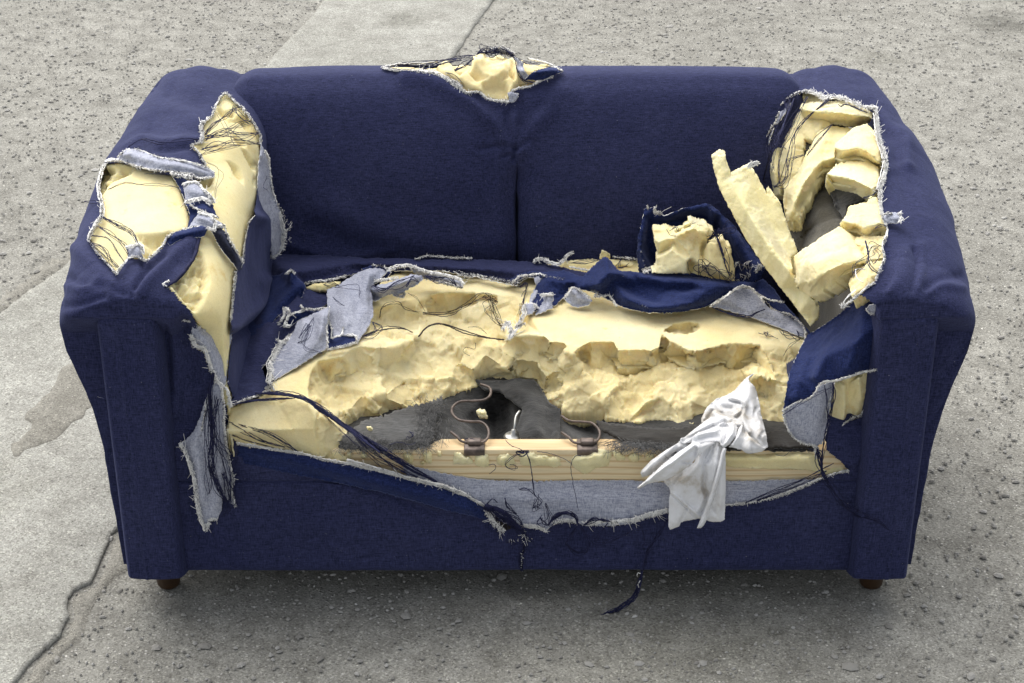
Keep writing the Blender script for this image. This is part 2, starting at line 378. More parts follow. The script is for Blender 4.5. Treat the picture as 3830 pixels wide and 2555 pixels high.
M['concrete'] = ground_mat('old_concrete', (.345, .342, .312), (.415, .412, .382), (.42, .41, .38), .0036, 140, (.10, .22), .66, stains_shade=((-.39, 3.42, .12, .68), (-1.15, .35, .2, .9)))
M['concrete_worn'] = ground_mat('scaled_concrete', (.24, .23, .20), (.285, .275, .245), (.33, .32, .29), .003, 150, (.12, .3), .7)
M['dirt'] = ground_mat('sandy_dirt', (.28, .27, .24), (.335, .322, .288), (.35, .335, .30), .003, 200, (.15, .3), .6)
g = 300.0
xs = np.concatenate(([-g, -40, -8], np.linspace(-3, 3, 61), [8, 40, g])); ys = np.concatenate(([-g, -40, -6], np.linspace(-2, 5, 71), [10, 40, g]))
V = [(x, y, 0.003 * noise.noise(Vector((x * 1.7, y * 1.7, 0))) * (abs(x) < 2.9 and -1.9 < y < 4.9) - .003) for y in ys for x in xs]; nx = len(xs)
raw('asphalt_road', V, [(j * nx + i, j * nx + i + 1, (j + 1) * nx + i + 1, (j + 1) * nx + i) for j in range(len(ys) - 1) for i in range(nx - 1)], M['asphalt'], kind='structure')
left = Z(0, '-700,1500 -350,1040 -120,800 0,720 60,672 140,618 330,425 480,270 602,160 640,112 700,55 745,0 900,-160', .004)
right = Z(0, '1210,-160 1130,0 1085,62 1040,130 900,330 700,620 470,940')
right = np.vstack((right, Z(10, '430,1010 395,1035 383,1070 360,1120 335,1180 325,1205 262,1235 240,1262 236,1300 245,1330 228,1350 215,1395 180,1425 130,1470 95,1500 60,1550 20,1600 -60,1800'), Z(0, '-400,1900'))); right[:, 2] = .004
strip = relief('concrete_strip', 'z', np.vstack((left, right)), (), M['concrete'], sp=16, th=.012, tdir=(0, 0, -1), jit=1.6, n=((.0012, 9, 4),), kind='structure')
patch = Z(10, '285,400 250,425 215,440 205,455 185,500 165,530 140,545 115,580 80,605 72,640 100,655 80,680 60,700 30,712 25,745 45,780 75,775 95,755 160,735 210,715 240,680 262,655 300,640 318,610 345,590 380,560 380,400', .0066)
relief('worn_patch', 'z', patch, (), M['concrete_worn'], sp=7, folds=[(np.vstack((patch, patch[:1])), 14, -.006)], th=.006, tdir=(0, 0, -1), jit=3, n=((.0008, 60, 4),), kind='structure')
# sandy debris in the broken edge of the strip
dl = Z(10, '470,1000 440,1010 425,1020 400,1045 388,1080 368,1130 342,1185 330,1212 268,1242 246,1266 243,1300 250,1335 235,1360 222,1400 185,1432 135,1478 70,1560 -40,1800')
dr = Z(10, '120,1800 170,1560 230,1480 300,1430 330,1330 370,1270 420,1210 470,1180')
dd = np.vstack((dl, dr)); dd[:, 2] = .0022
relief('dirt_verge', 'z', dd, (), M['dirt'], sp=9, folds=[(np.vstack((dd, dd[:1])), 26, -.007)], th=.003, tdir=(0, 0, -1), jit=5, n=((.0018, 40, 4),), kind='structure')
dl = Z(0, '-40,738 0,722 60,674 140,620 330,427 330,400 150,590 105,600 60,640 0,680 -40,700', .0032)
relief('dirt_verge', 'z', dl, (), M['dirt'], sp=9, folds=[(np.vstack((dl, dl[:1])), 26, -.007)], th=.003, tdir=(0, 0, -1), jit=5, n=((.0018, 40, 4),), kind='structure')
# loose and half sunk stones
m, t, b = newmat('road_stones', .85, .3); at = nd(t, 'ShaderNodeAttribute', attribute_name='tone')
t.links.new(ramp(t, at.outputs['Fac'], [(0, (.20, .19, .172)), (.3, (.28, .27, .245)), (.7, (.36, .35, .325)), (.92, (.46, .45, .42)), (1, (.62, .61, .58))]), b.inputs['Base Color'])
M['stone'] = m
stripP = np.vstack((left, right))
def stones(name, n, xr, yr, sz, zc, keep, seed):
    r = np.random.default_rng(seed); P = np.column_stack((r.uniform(*xr, n), r.uniform(*yr, n))); px = proj(np.column_stack((P, np.zeros(n))))
    P = P[keep(P, px)]; n = len(P)
    s = np.clip(np.exp(r.normal(math.log(sz), .45, n)), sz * .4, sz * 3.2)
    k = 6; ang = np.arange(k) / k * 2 * math.pi
    rot = r.uniform(0, 6.28, n); el = r.uniform(.55, .95, n); hh = r.uniform(.06, .15, n) * s
    rad = r.uniform(.7, 1.1, (n, k)) ; X = np.cos(ang) * rad * s[:, None]; Y = np.sin(ang) * rad * (s * el)[:, None]
    c, q = np.cos(rot)[:, None], np.sin(rot)[:, None]; RX, RY = X * c - Y * q, X * q + Y * c
    base = np.stack((P[:, :1] + RX, P[:, 1:] + RY, np.full((n, k), zc - .002)), -1)
    f = r.uniform(.25, .6, (n, k)); top = np.stack((P[:, :1] + RX * f, P[:, 1:] + RY * f, zc + hh[:, None] * r.uniform(.6, 1.0, (n, k))), -1)
    VV = np.concatenate((base, top), 1).reshape(-1, 3); idx = (np.arange(n) * 2 * k)[:, None]
    fs = []; q4 = np.array([(i, (i + 1) % k, k + (i + 1) % k, k + i) for i in range(k)]); cap = np.arange(k, 2 * k)
    me = bpy.data.meshes.new(name); F4 = (idx[:, :, None] + q4[None]).reshape(-1, 4); F6 = idx + cap[None]
    me.from_pydata(VV.tolist(), [], F4.tolist() + F6.tolist())
    a = me.attributes.new('tone', 'FLOAT', 'FACE'); tone = r.beta(2, 2.4, n); a.data.foreach_set('value', np.concatenate((np.repeat(tone, k), tone)).astype(np.float32))
    return finish(name, me, M['stone'], kind='stuff', smooth=False)
vis = lambda px: (px[:, 0] > -60) & (px[:, 0] < IW + 60) & (px[:, 1] > -60) & (px[:, 1] < IH + 80)
ons = lambda px: inpoly(px, stripP)
stones('road_gravel', 22000, (-2.1, 2.1), (-.4, 3.9), .0036, .0008, lambda P, px: vis(px) & ~ons(px), 1)
stones('road_gravel', 900, (-2.1, 2.1), (-.4, 3.9), .0068, .001, lambda P, px: vis(px) & ~ons(px) & (np.array([noise.noise(Vector((a * 2, b * 2, 3))) for a, b in P]) > -.15), 2)
stones('road_gravel', 900, (-2.1, 2.1), (-.4, 3.9), .0022, .006, lambda P, px: vis(px) & ons(px), 3)
stones('loose_gravel', 1800, (-2.1, 2.1), (-.4, 3.9), .0075, .0015, lambda P, px: vis(px) & ~ons(px) & (dline(px, stripP, True) < 110 * rng.random(len(px)) + 10), 4)
# ------------------------------------------------------------------ sofa: body
sofa = empty('torn_sofa', (0, 0, 0), 'navy blue two-seat sofa with slashed denim cover, ripped yellow foam and bare springs', 'sofa')
def sp_(name, *a, **k): return raw(name, *a, **k)
class Grid:
    """sheet of nu x nv points of a closed-form shape; can be dented, torn open and used as a base for tracing"""
    def __init__(s, P): s.P = P; s.nv, s.nu = P.shape[:2]; s.V = P.reshape(-1, 3).copy(); s.flip = False
    def quads(s):
        j, i = np.meshgrid(np.arange(s.nv - 1), np.arange(s.nu - 1), indexing='ij'); a = (j * s.nu + i).ravel()
        q = np.stack((a, a + 1, a + s.nu + 1, a + s.nu), 1); return q[:, ::-1] if s.flip else q
    def normals(s):
        q = s.quads(); return vnorm(s.V, np.vstack((q[:, [0, 1, 2]], q[:, [0, 2, 3]])))
    def orient(s, out):
        N = s.normals()
        if (N * (s.V - out)).sum(1).mean() < 0: s.flip = not s.flip
    def bvh(s): q = s.quads(); return BVHTree.FromPolygons(s.V.tolist(), q.tolist())
    def push(s, d): s.V = s.V + s.normals() * np.asarray(d)[:, None]
    def facing(s): N = s.normals(); return ((CAMP - s.V) * N).sum(1) > 0
    def folds(s, L):
        px = proj(s.V); fc = s.facing(); d = np.zeros(len(s.V))
        for l, wd, am in L: d += am * np.exp(-(dline(px, spline(l, 12)) / wd) ** 2) * fc
        s.push(d)
    def dents(s, D, edge=6):
        px = proj(s.V); fc = s.facing(); d = np.zeros(len(s.V))
        for poly, dep, rough in D:
            ins = inpoly(px, poly); e = dline(px, poly, True); k = ins * np.clip(e / edge, 0, 1) * fc
            if rough: k = k * (1 + rough * fbm(s.V, 45, 4, seed=dep * 900)) if ins.any() else k
            d -= dep * k
        s.push(d)
    def tear(s, polys):
        q = s.quads(); c = s.V[q].mean(1); px = proj(c); N = s.normals()[q].mean(1); fc = ((CAMP - c) * N).sum(1) > 0
        kill = np.zeros(len(q), bool)
        for p in polys: kill |= inpoly(px, p)
        s.keep = q[~(kill & fc)]
    def build(s, name, mat, parent=None, **k):
        q = getattr(s, 'keep', None); q = s.quads() if q is None else q
        used = np.unique(q); mp = -np.ones(len(s.V), int); mp[used] = np.arange(len(used))
        return raw(name, s.V[used], mp[q], mat, parent, **k)
def interp(x, a, b): return np.interp(x, a, b)
def arm_grid(sg, inset=0.0, nu=330, nv=250):
    ys = np.concatenate((np.linspace(0, 1, 26)[:-1], 1 + np.linspace(0, 1, nv)))   # 0..1 rounding of the front, 1..2 along the arm
    rows = []
    def section(y, ins, front):
        xo = interp(y, [-.02, .1, .3, .5, .7, .88], [.758, .778, .796, .800, .776, .748]) - ins; xob = interp(y, [0, .9], [.711, .706]) - ins
        zt = interp(y, [-.02, .06, .2, .45, .7, .86], [.632, .650, .668, .688, .704, .714]) - ins
        xi = interp(y, [0, .55, .72, .86, .92], [.49, .49, .50, .535, .54]) + ins
        r, r2 = interp(y, [0, .3, .6, .9], [.085, .10, .09, .06]), .08
        if front: xi = xi + .0
        a = np.linspace(0, math.pi / 2, 40)
        P = [(xob, .065)] ; n1 = 60
        P = [(xob + (xo - xob) * interp(t, [0, .5, .66, .78, .9, 1], [0, .16, .34, .60, .90, 1]), .078 + (zt - r - .078) * t) for t in np.linspace(0, 1, n1)[:-1]]
        P += [(xo - r + r * math.cos(q), zt - r + r * math.sin(q)) for q in a]
        n2 = 60; P += [(xo - r + (xi + r2 - (xo - r)) * t, zt + .012 * min(1, max(0, (xo - r - xi - r2) / .12)) * math.sin(math.pi * t)) for t in np.linspace(0, 1, n2)[1:-1]]
        P += [(xi + r2 - r2 * math.sin(q), zt - r2 + r2 * math.cos(q)) for q in a]
        P += [(xi, zt - r2 + (.08 - zt + r2) * t) for t in np.linspace(0, 1, 110)[1:]]
        P = np.array(P); d = np.concatenate(([0], np.cumsum(np.hypot(*np.diff(P, axis=0).T)))); u = np.linspace(0, d[-1], nu)
        return np.column_stack((np.interp(u, d, P[:, 0]), np.interp(u, d, P[:, 1])))
    s0 = section(.055, inset, True); cx = .64; sp0 = np.column_stack((np.full(nu, cx), np.clip(s0[:, 1], .078, .53)))
    R = .100 - inset; capr = []
    for k in range(1, 30)[::-1]:
        t = k / 30 * .97; ss = s0 + (sp0 - s0) * (.22 + t * .78)
        capr.append(np.column_stack((ss[:, 0], np.full(nu, -.045 + inset) + (.045 - inset + inset * 3) * np.clip((.60 - ss[:, 1]) / .05, 0, 1), ss[:, 1])))
    rows += capr
    for t in np.linspace(0, 1, 26)[:-1]:
        q = t * math.pi / 2; y = .055 - (R) * math.cos(q) ; ss = s0 + (sp0 - s0) * (.22 * (1 - math.sin(q)))
        yy = np.full(nu, y); low = np.clip((.60 - ss[:, 1]) / .05, 0, 1); yy = yy + low * (np.maximum(yy, inset * 3) - yy)
        rows.append(np.column_stack((ss[:, 0], yy, ss[:, 1])))
    for y in np.linspace(.055, .92 - inset, nv):
        k = max(0, (y - .83) / .09); ss = section(y, inset, False).copy(); ss[:, 1] -= .03 * k * k * (ss[:, 1] > .5)
        rows.append(np.column_stack((ss[:, 0], np.full(nu, y), ss[:, 1])))
    P = np.array(rows); P[:, :, 0] *= sg
    G = Grid(P); G.orient(np.array((sg * .64, .45, .35)))
    return G
armL, armR = arm_grid(-1), arm_grid(1)
# wrinkles of the arm covers
armL.push(.0022 * fbm(armL.V, 6, 3, 2)); armR.push(.0022 * fbm(armR.V, 6, 3, 5))
bL, bR = armL.bvh(), armR.bvh()
armL.folds([(Z(1, '430,470 520,420 640,440 760,430 850,430'), 16, .006), (Z(1, '560,300 700,250 820,330'), 40, .006), (Z(1, '620,480 700,480 780,465 850,470'), 14, -.007),
            (Z(1, '600,120 700,180 860,200'), 40, -.005), (Z(1, '470,1340 500,1260 560,1200 640,1120'), 14, -.008), (Z(1, '500,1330 560,1250 700,1120 800,1040'), 30, .012),
            (Z(1, '90,1290 160,1310 250,1270'), 16, .006), (Z(1, '60,1220 180,1270 300,1290 420,1330'), 14, -.005), (Z(1, '120,1060 250,1180 330,1290'), 26, .007),
            (Z(1, '520,1150 530,1220 480,1300'), 9, -.006), (Z(1, '60,1400 160,1390 290,1345'), 14, -.006), (Z(1, '660,1020 720,1000 870,985'), 24, .008),
            (Z(1, '1150,880 1220,900 1250,1040'), 20, .008), (Z(1, '1180,900 1210,1100 1160,1400'), 60, .010), (Z(2, '1040,100 1000,260 870,350'), 16, -.012),
            (Z(2, '870,300 990,160 1010,60'), 24, .012), (Z(2, '570,280 600,420 590,700'), 22, .008), (Z(2, '555,280 560,400 575,600'), 10, -.006), (Z(2, '640,260 680,420 700,560'), 20, -.008)])
armR.folds([(a_, w_ * .9, m_ * .6) for a_, w_, m_ in [(Z(5, '1110,260 1200,330 1270,380 1270,520'), 22, .010), (Z(5, '1120,330 1210,400 1230,520'), 24, -.007), (Z(5, '1250,380 1400,450 1480,620 1540,800'), 40, .008),
            (Z(5, '1310,980 1325,1050 1300,1190'), 12, -.009), (Z(5, '1350,960 1350,1060 1330,1180'), 20, .008), (Z(5, '1370,1180 1440,1130 1560,1110'), 16, -.008),
            (Z(5, '1390,1210 1460,1170 1568,1180'), 16, .008), (Z(5, '1160,560 1230,530 1290,540'), 20, .007), (Z(5, '1180,1190 1240,1120 1260,1000'), 30, .008),
            (Z(5, '1000,150 1100,160 1180,240'), 30, .005), (Z(5, '1170,1000 1190,1100 1160,1180'), 12, -.007), (Z(6, '1330,280 1400,200 1440,120'), 20, -.008), (Z(6, '1330,420 1290,500 1240,505'), 9, -.004)]])
armL.push(.0010 * fbm(armL.V, 22, 3, 8)); armR.push(.0010 * fbm(armR.V, 22, 3, 9))
HA = Z(1, '1010,150 1060,200 1120,250 1165,310 1195,365 1215,400 1215,455 1205,640 1190,780 1175,880 1150,910 1130,1010 1110,1140 1070,1200 1055,1350 1035,1520 850,1530 830,1490 800,1430 750,1380 700,1320 665,1290 720,1250 780,1180 830,1100 860,970 900,930 850,890 830,800 800,720 760,655 830,665 940,640 895,580 850,500 805,460 870,440 880,400 870,350 900,310 930,290 950,230 985,170')
HB = Z(1, '300,570 400,560 480,590 620,620 700,640 735,700 765,780 795,870 790,940 720,970 680,985 660,1010 640,1060 545,1140 520,1130 440,1120 370,1215 300,1130 220,1040 210,990 250,920 285,870 285,800 275,740 270,680 280,620')
HC = Z(2, '700,290 680,330 690,390 740,420 760,500 800,590 850,690 845,800 850,860 1000,900 1000,640 880,640 850,560 870,340 870,270')
HR = Z(5, '700,130 760,130 830,165 900,160 1000,195 1050,215 1105,215 1110,280 1120,370 1150,450 1165,520 1150,600 1120,660 1135,780 1150,810 1170,870 1160,910 1140,960 1155,1020 1120,1090 1105,1140 1050,1190 990,1240 925,1285 850,1340 830,1420 760,1500 600,1600 350,1600 350,600 440,520 540,340 600,190')
HR2 = Z(6, '600,30 860,-150 930,-110 990,-60 985,250 975,260 950,400 900,500 780,570 720,580 820,800 700,860 600,1000 300,1000')
armL.tear([HA, HB, HC]); armR.tear([HR, HR2])
armLo = armL.build('arm', M['denim'], sofa, label='left arm, its cover slashed twice with smooth foam bulging out')
armRo = armR.build('arm', M['denim'], sofa, label='right arm, ripped hollow with loose foam slabs inside')
# left arm padding: smooth block with bites
fL = arm_grid(-1, .003)
R1 = .012
fL.dents([(Z(1, '1010,545 1050,560 1090,590 1115,650 1112,690 1085,665 1060,640 1040,590'), .016, .3), (Z(1, '1095,470 1140,500 1190,570 1190,610 1160,605 1130,550'), .018, .3),
          (Z(1, '820,655 940,648 930,690 900,710 870,700'), .02, .6), (Z(1, '1040,390 1090,410 1130,440 1120,480 1080,460'), .014, .5),
          (Z(1, '950,240 985,240 1010,260 1060,240 1080,280 1140,290 1160,340 1190,420 1130,380 1090,330 1030,330 990,300'), .012, .9),
          (Z(1, '1175,640 1190,640 1190,700 1165,700'), .012, .5),
          (Z(1, '820,1060 870,1080 900,1170 915,1240 900,1330 870,1400 830,1440 780,1400 740,1340 690,1280 640,1260 700,1180 760,1080'), .016, 1.1),
          (Z(1, '480,980 560,975 640,975 700,960 680,1000 640,1080 545,1150 500,1060 520,1030 490,1020'), .018, .9),
          (Z(1, '270,600 300,590 380,575 440,560 480,600 440,640 360,670 320,700 285,760 250,740'), .018, .9)], 9)
fL.push(.0012 * fbm(fL.V, 9, 3, 4))
fL.tear([]); 
big = lambda Pp, e: Pp
def sink(G, polys, dep=.016):
    px = proj(G.V); ins = np.zeros(len(px), bool); d = np.full(len(px), 1e9)
    for p in polys: ins |= inpoly(px, p); d = np.minimum(d, dline(px, p, True))
    G.push(-dep * np.where(ins, 0, np.clip(d / 14, .15, 1)))
def crop(G, polys, e):
    q = G.quads(); px = proj(G.V[q].mean(1)); k = np.zeros(len(q), bool)
    for p in polys: k |= inpoly(px, p) | (dline(px, p, True) < e)
    G.keep = q[k]
sink(fL, [HA, HB, HC]); crop(fL, [HA, HB, HC], 45)
fLo = fL.build('foam_padding', M['foam_pale'], armLo)
# inner boards of the arms
for g_, sgn, o_ in ((arm_grid(-1, .06, 120, 90), -1, armLo), (arm_grid(1, .085, 120, 90), 1, armRo)):
    g_.tear([]); g_.build('arm_frame', M['board'], o_)
# ------------------------------------------------------------------ back
def back_grid():
    prof = [(.585, .30), (.598, .37), (.608, .42), (.622, .50), (.645, .58), (.675, .655), (.705, .70), (.735, .723), (.77, .735), (.83, .728), (.88, .702), (.905, .65), (.915, .5), (.915, .065)]
    L = spline([(a * 1000, b * 1000) for a, b in prof], 4) / 1000; d = np.concatenate(([0], np.cumsum(np.hypot(*np.diff(L, axis=0).T))))
    vis_ = d[np.argmin(abs(L[:, 0] - .90))]; u = np.concatenate((np.linspace(0, vis_, 190), np.linspace(vis_, d[-1], 25)[1:]))
    Y, Zz = np.interp(u, d, L[:, 0]), np.interp(u, d, L[:, 1]); X = np.linspace(-.577, .577, 481)
    P = np.zeros((len(u), len(X), 3)); P[:, :, 0] = X; P[:, :, 1] = Y[:, None]; P[:, :, 2] = Zz[:, None]
    G = Grid(P); G.orient(np.array((0, .80, .40))); return G
bk = back_grid()
def back_shape(G):
    x, y, z = G.V.T; ax = abs(x)
    edge = np.clip((ax - .525) / .052, 0, 1); d = -.030 * edge ** 2.2
    k = np.clip((.60 - z) / .05, 0, 1) * (y < .8); k = k * k * (3 - 2 * k); k2 = np.clip((.70 - z) / .16, 0, 1); k2 = k2 * k2 * (3 - 2 * k2)                                  # seam between the cushions below the knot
    d -= k * (.070 * np.exp(-(ax / .0028) ** 2) + .018 * np.exp(-(ax / .022) ** 2))
    c = np.where(x < 0, x + .29, x - .29); d += (y < .75) * .014 * np.cos(np.clip(c / .30, -1, 1) * math.pi / 2) * k2
    d -= .008 * np.clip((ax - .30) / .28, 0, 1) ** 2 * np.clip((z - .56) / .12, 0, 1)
    G.push(d)
back_shape(bk); bB = bk.bvh()
BF = [(Z(7, '1095,800 1040,700 1010,650 900,560 760,450 560,360 380,330'), 34, .012), (Z(7, '1100,770 1030,640 940,540 820,440 700,380'), 26, -.007), (Z(7, '1100,790 1130,700 1170,600 1260,520'), 24, -.007), (Z(7, '1120,760 1200,640 1300,540 1400,420'), 44, .008),
      (Z(7, '1080,790 980,780 860,800'), 12, -.004), (Z(7, '1060,830 1010,850'), 8, -.004), (Z(7, '1110,800 1180,740'), 9, -.004), (Z(7, '1090,600 1095,700 1100,800'), 18, .008), (Z(7, '1060,500 1040,640 1090,780'), 14, -.006),
      (Z(7, '1093,800 1086,830 1084,860'), 10, -.012), (Z(7, '-100,1200 300,1360 700,1420 1000,1400'), 60, .007), (Z(7, '-250,1300 200,1480 700,1500'), 40, -.006), (Z(7, '1120,1060 1095,980 1090,900'), 30, .005),
      (Z(0, '660,560 780,590 900,575'), 20, .006), (Z(7, '1120,480 1140,560 1120,640'), 16, -.006), (Z(7, '1400,260 1420,400 1400,480'), 22, -.003)]
bk.folds(BF); bk.push(.0016 * fbm(bk.V, 7, 3, 6))
HBk = Z(7, '225,265 330,285 480,290 560,310 640,345 700,370 740,400 770,430 850,420 880,440 900,465 960,480 1040,490 1100,470 1110,440 1060,430 1120,400 1200,385 1300,330 1400,290 1370,265 1300,235 1180,200 1080,170 1000,150 900,160 820,190 700,210 560,228 400,235 300,240')
bk.tear([HBk])
q = bk.keep; cx = bk.V[q].mean(1)[:, 0]
for s_ in (-1, 1):
    g2 = Grid(bk.P); g2.V = bk.V; g2.flip = bk.flip; g2.keep = q[cx * s_ > 0]
    o = g2.build('back_cushion', M['denim'], sofa)
    if s_ < 0: backo = o
fb = back_grid(); back_shape(fb); fb.push(np.full(len(fb.V), -.005))
fb.dents([(Z(7, '560,300 640,235 760,215 850,150 960,130 1090,140 1110,240 1200,225 1330,250 1300,320 1100,400 1050,500 900,470 750,400'), -.014, .2), (Z(7, '800,330 820,215 850,120 960,100 1085,120 1095,250 1060,360 950,380'), -.016, .1), (Z(7, '640,250 700,240 790,240 830,200 830,330 770,330 730,360 690,320'), .012, .5), (Z(7, '1000,190 1080,210 1090,300 1100,400 1060,360 1010,380 900,370 850,400 770,330 880,300 890,250 870,200'), .010, .7),
          (Z(7, '870,390 960,360 1030,380 1050,430 1040,500 880,500'), .018, .2), (Z(7, '1150,220 1230,230 1290,240 1300,280 1200,300 1140,270'), .012, .6), (Z(7, '1110,330 1240,340 1200,400 1110,410'), .014, .4)], 10)
fb.push(.0030 * fbm(fb.V, 14, 4, 3)); sink(fb, [HBk]); crop(fb, [HBk], 40); fb.build('foam_padding', M['foam_torn'], backo, label='pale yellow foam bulging through the rip at the top of the back')
# ------------------------------------------------------------------ front posts, lower front, feet
def rbox(name, lo, hi, bev, mat, parent, seg=4, taper=0.0, sub=0, **k):
    bm = bmesh.new(); bmesh.ops.create_cube(bm, size=1)
    for v in bm.verts:
        for a in range(3): v.co[a] = lo[a] + (v.co[a] + .5) * (hi[a] - lo[a])
        if taper and v.co.y < (lo[1] + hi[1]) / 2 and v.co.z > (lo[2] + hi[2]) / 2: v.co.z -= taper
    bmesh.ops.bevel(bm, geom=bm.edges[:], offset=bev, segments=seg, profile=.5, affect='EDGES')
    me = bpy.data.meshes.new(name); bm.to_mesh(me); bm.free(); return finish(name, me, mat, parent, **k)
def post(sg, parent):
    """upholstered facing of the arm: a flat padded board that thickens towards its inner edge"""
    nu, nv = 60, 180; P = []
    for z in np.linspace(.067, .612, nv):
        row = []; e = min(1, (z - .067) / .012); e2 = min(1, (.612 - z) / .022)
        rz = math.sqrt(max(0, 1 - (1 - e) ** 2)) * math.sqrt(max(0, 1 - (1 - e2) ** 2))
        for i in range(nu):
            t = i / (nu - 1); x = .592 + .106 * t; ex = min(t, 1 - t) * .106 / .012; rx = math.sqrt(max(0, 1 - (1 - min(1, ex)) ** 2))
            y = -.006 - (.036 + .004 * math.sin(t * 3.14)) * rx * (.35 + .65 * rz) * (.5 + .5 * rz)
            zz = z - (.004 if z > .59 else 0) * (2 * t - 1) ** 2
            y += -.002 * math.exp(-((t - .62) / .03) ** 2) + .0018 * noise.noise(Vector((x * 40 * sg, z * 5, 2 + sg)))
            row.append((sg * x, y, zz))
        P.append(row)
    P = np.array(P)
    back = P[:, [0, -1]].copy(); back[:, :, 1] = .02
    P = np.concatenate((back[:, :1], P, back[:, 1:]), 1); top = P[-1:].copy(); top[:, :, 1] = .02; bot = P[:1].copy(); bot[:, :, 1] = .02
    P = np.concatenate((bot, P, top), 0); G = Grid(P); G.orient(np.array((sg * .64, .3, .33))); G.tear([])
    return G.build('arm_front_panel', M['denim'], parent)
postL = post(-1, armLo); postR = post(1, armRo)
XF = np.linspace(-.5925, .5925, 420)
def front_grid(xs, nv=200, y0=-.012):
    pr = [(.0, .071), (y0, .076), (y0 - .003, .10), (y0 - .003, .20), (y0, .252), (y0 + .005, .259), (y0 + .001, .265), (y0 - .002, .30), (y0 + .001, .345), (y0 + .012, .372), (y0 + .035, .392), (y0 + .07, .402)]
    L = spline([(a * 1000, b * 1000) for a, b in pr], 2) / 1000; d = np.concatenate(([0], np.cumsum(np.hypot(*np.diff(L, axis=0).T)))); u = np.linspace(0, d[-1], nv)
    P = np.zeros((nv, len(xs), 3)); P[:, :, 0] = xs; P[:, :, 1] = np.interp(u, d, L[:, 0])[:, None]; P[:, :, 2] = np.interp(u, d, L[:, 1])[:, None]
    G = Grid(P); G.orient(np.array((0, .3, .2))); return G
fr = front_grid(XF); bF = fr.bvh()
fr.folds([(Z(0, '440,1290 900,1300 1300,1297 1900,1290'), 30, .002), (Z(3, '-100,1170 300,1260 600,1350 900,1460'), 14, -.007), (Z(8, '900,560 1080,700 1300,760'), 40, -.004), (Z(6, '850,760 890,700'), 12, .004), (Z(0, '700,1180 900,1230 1100,1260'), 60, .003)])
fr.push(.0020 * fbm(fr.V, 4.5, 4, 11) + .0005 * fbm(fr.V, 40, 3, 11))
TE = np.vstack((Z(3, '-160,1085 0,1112 100,1127 200,1142 300,1172 430,1192 540,1218 640,1242 750,1272 850,1292 950,1318 1060,1362 1160,1420'), Z(8, '870,520 920,600 980,650 1100,612 1200,622 1250,650 1300,600 1420,585 1480,615 1650,620 1800,600 1900,560 2010,535'), Z(6, '160,985 300,970 430,942 560,892 650,852 720,822 820,798')))
HF = np.vstack((TE, Z(6, '815,780 700,690 700,560 700,300'), Z(0, '1750,700 1000,700 520,850 522,985')))
fr.tear([HF])
fro = fr.build('lower_front_panel', M['denim'], sofa)
# rear and underside
rbox('rear_panel', (-.70, .905, .06), (.70, .925, .68), .01, M['denim'], sofa)
rbox('base_board', (-.60, .03, .075), (.60, .90, .095), .004, M['felt_dark'], sofa)
for x, y in ((-.642, .048), (.652, .048), (-.62, .84), (.62, .84)):
    T = Tubes(); ft = 24
    Vv = []; prof = [(.0, 0), (.0185, 0), (.021, .004), (.024, .03), (.027, .070), (.027, .080), (0, .080)]
    for r, z in prof: Vv += [(x + r * math.cos(a), y + r * math.sin(a), z) for a in np.arange(ft) * 2 * math.pi / ft]
    raw('foot', Vv, [(k * ft + i, k * ft + (i + 1) % ft, (k + 1) * ft + (i + 1) % ft, (k + 1) * ft + i) for k in range(len(prof) - 1) for i in range(ft)], M['foot'], sofa)
# ------------------------------------------------------------------ seat foam
T0 = .400
oL = np.vstack((Z(3, '30,762 60,735 180,640 310,560 470,500 545,440 560,330 560,290 620,200 760,150 900,150 1040,170 1200,190 1330,200', T0),
                Z(4, '30,170 140,180 300,180 700,220 1000,260 1400,360 1640,520', T0), Z(4, '1600,570', T0), Z(4, '1545,620,.385 1525,700,.375 1505,760,.370 1492,880,.335 1478,1003,.300'),
                Z(4, '1380,1010 1300,985 1180,960 1080,930 1000,945 985,990 960,1005 900,990 860,962 760,952 700,975 640,965 530,945 520,925 420,910 300,915 270,880 200,860 187,820 205,775 160,730 80,728 0,732', .305),
                Z(3, '1310,725 1180,722 1112,738 1130,766 1000,800 955,825 900,850 900,884 830,900 750,890 680,893 650,900 630,945 500,950 440,985', .305),
                Z(3, '425,1000,.315 430,1040,.318 385,1070,.328 390,1130,.313 450,1152,.306 420,1168,.303 300,1178,.303'), Z(3, '200,1148,.312 0,1118,.322 -160,1090,.333'),
                Z(2, '845,800,.368 860,690,.390 1000,640,.396 1060,600,.40')))
